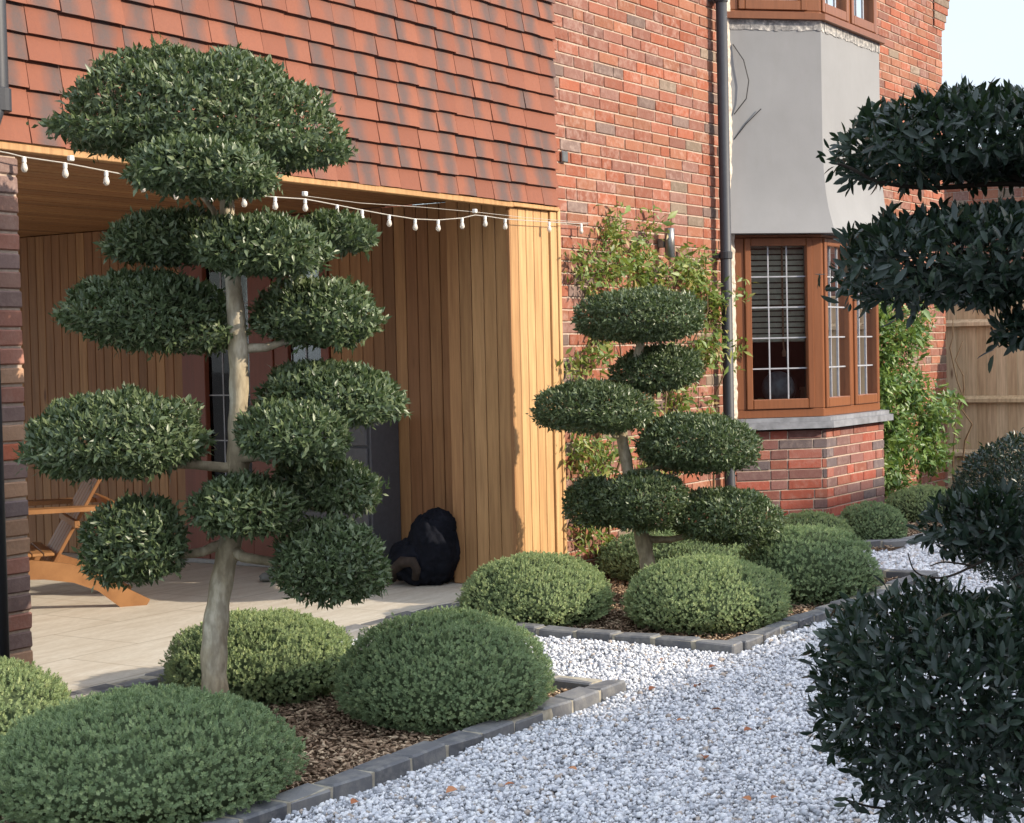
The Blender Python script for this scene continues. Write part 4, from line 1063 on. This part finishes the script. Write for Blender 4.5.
# fence
fx = 16.32
fe = thing('fence', 'tan featheredge timber fence panels behind the climber at the right', 'fence', (fx, 3.5, 0))
for k in range(6):
    y1 = 5.62 - k * 1.85; y0 = y1 - 1.78
    q = MB(); yy = y0
    while yy < y1 - .02:
        e_ = min(yy + .108, y1); q.prism([(fx, yy, .06), (fx + .018, yy, .06), (fx + .018, e_, .06), (fx + .011, e_, .06)], (0, 0, 1.80 + random.uniform(-.004, .004))); yy += .10
    q.build('board_panel', M['fence_wood'], fe)
    for zz in (.30, .83, 1.58):
        q = MB(); q.prism([(fx - .002, y0, zz - .035), (fx - .05, y0, zz - .03), (fx - .05, y0, zz + .005), (fx - .002, y0, zz + .035)], (0, 1.78, 0)); q.build('rail', M['fence_wood'], fe)
    q = MB(); q.bbox((fx - .012, y0, -.08), (fx + .03, y1, .055), .004); q.build('gravel_board', M['fence_wood'], fe)
    q = MB(); q.bbox((fx - .03, y0, 1.868), (fx + .045, y1, 1.895), .004); q.build('capping', M['fence_wood'], fe)
    q = MB(); q.bbox((fx - .06, y0 - .069, -.09), (fx + .04, y0 - .001, 1.93), .005); q.build('post', M['fence_wood'], fe)

# neighbour's house beyond the fence
nb = thing('neighbour_house', 'pinkish brick house rising beyond the fence at the right', 'house', (30, 8, 0))
q = MB(); MM, L = frameM((27.5, 14), (27.5, -2)); bricks(q, MM, L, 0, 4.3, .25, .15); wl = q.build('wall', M['red_brick'], nb)
q = MB(); q.box((27.505, -2, -.09), (34, 14, 4.3)); q.build('mortar', M['mortar'], wl)
q = MB(); q.prism([(27.2, -2.4, 4.31), (34.4, -2.4, 4.31), (30.8, -2.4, 5.0)], (0, 16.8, 0)); q.build('roof', M['roof_slate'], nb)

# unseen house behind and right of the camera, its height shaped to shade the gravel
ob = thing('opposite_house', 'unseen brick house across the drive, with blocks added to throw shade', 'house', (16, -12, 0))
q = MB(); q.box((-4, -14.9, -.09), (13.18, -9.2, 5.0)); q.build('wall', M['weathered_brick'], ob)
q = MB(); q.box((13.2, -14.9, -.09), (32, -9.2, 5.6)); q.build('wall', M['weathered_brick'], ob)
q = MB(); q.box((5.3, -12.6, 5.02), (8.45, -11.95, 8.65)); q.build('shade_block', M['weathered_brick'], ob)  # block added above the roof to keep sun off the right foreground tree
q = MB(); q.box((8.46, -12.6, 5.02), (10.2, -11.97, 8.15)); q.build('shade_block', M['weathered_brick'], ob)  # lower block added to shade the domes of the front left bed
q = MB(); q.prism([(-4.2, -15.2, 5.01), (-4.2, -8.9, 5.01), (-4.2, -12, 7.44)], (17.39, 0, 0)); rf = q.build('roof', M['roof_slate'], ob)
q = MB(); q.box((9.33, -11.96, 6.9), (9.68, -11.6, 8.6)); q.build('shade_stack', M['weathered_brick'], rf)  # stack added so its shade falls on the large tree's trunk
q = MB(); q.prism([(13.2, -15.2, 5.61), (13.2, -8.9, 5.61), (13.2, -12, 7.95)], (1.79, 0, 0)); q.build('roof', M['roof_slate'], ob)
q = MB(); q.prism([(15.0, -15.2, 5.61), (15.0, -8.9, 5.61), (15.0, -12, 8.5)], (17.2, 0, 0)); q.build('roof', M['roof_slate'], ob)

# fallen leaves on the gravel
lf = leaf_template(.6, .25, .35)
for k, (x_, y_) in enumerate([(515, 784), (457, 789), (351, 804), (695, 687), (656, 688), (662, 660), (709, 668), (711, 710), (677, 721), (744, 731), (577, 770), (751, 801), (771, 799), (705, 759), (444, 742)]):
    p = at_z(x_, y_, GZ + .026); a = random.uniform(0, 6.28)
    V, F, r_ = scatter(lf[0], lf[1], np.array([p]), frames(np.array([[math.cos(a), math.sin(a), .1]]), np.array([[random.uniform(-.4, .4), random.uniform(-.4, .4), 1.]])), np.array([random.uniform(.035, .055)]))
    tag(mesh_obj('fallen_leaf', V, F, M['dead_leaf'], None, rnd=r_, smooth=True), 'curled brown dead leaf lying on the white gravel', 'leaf', 'dead leaves scattered on the gravel')
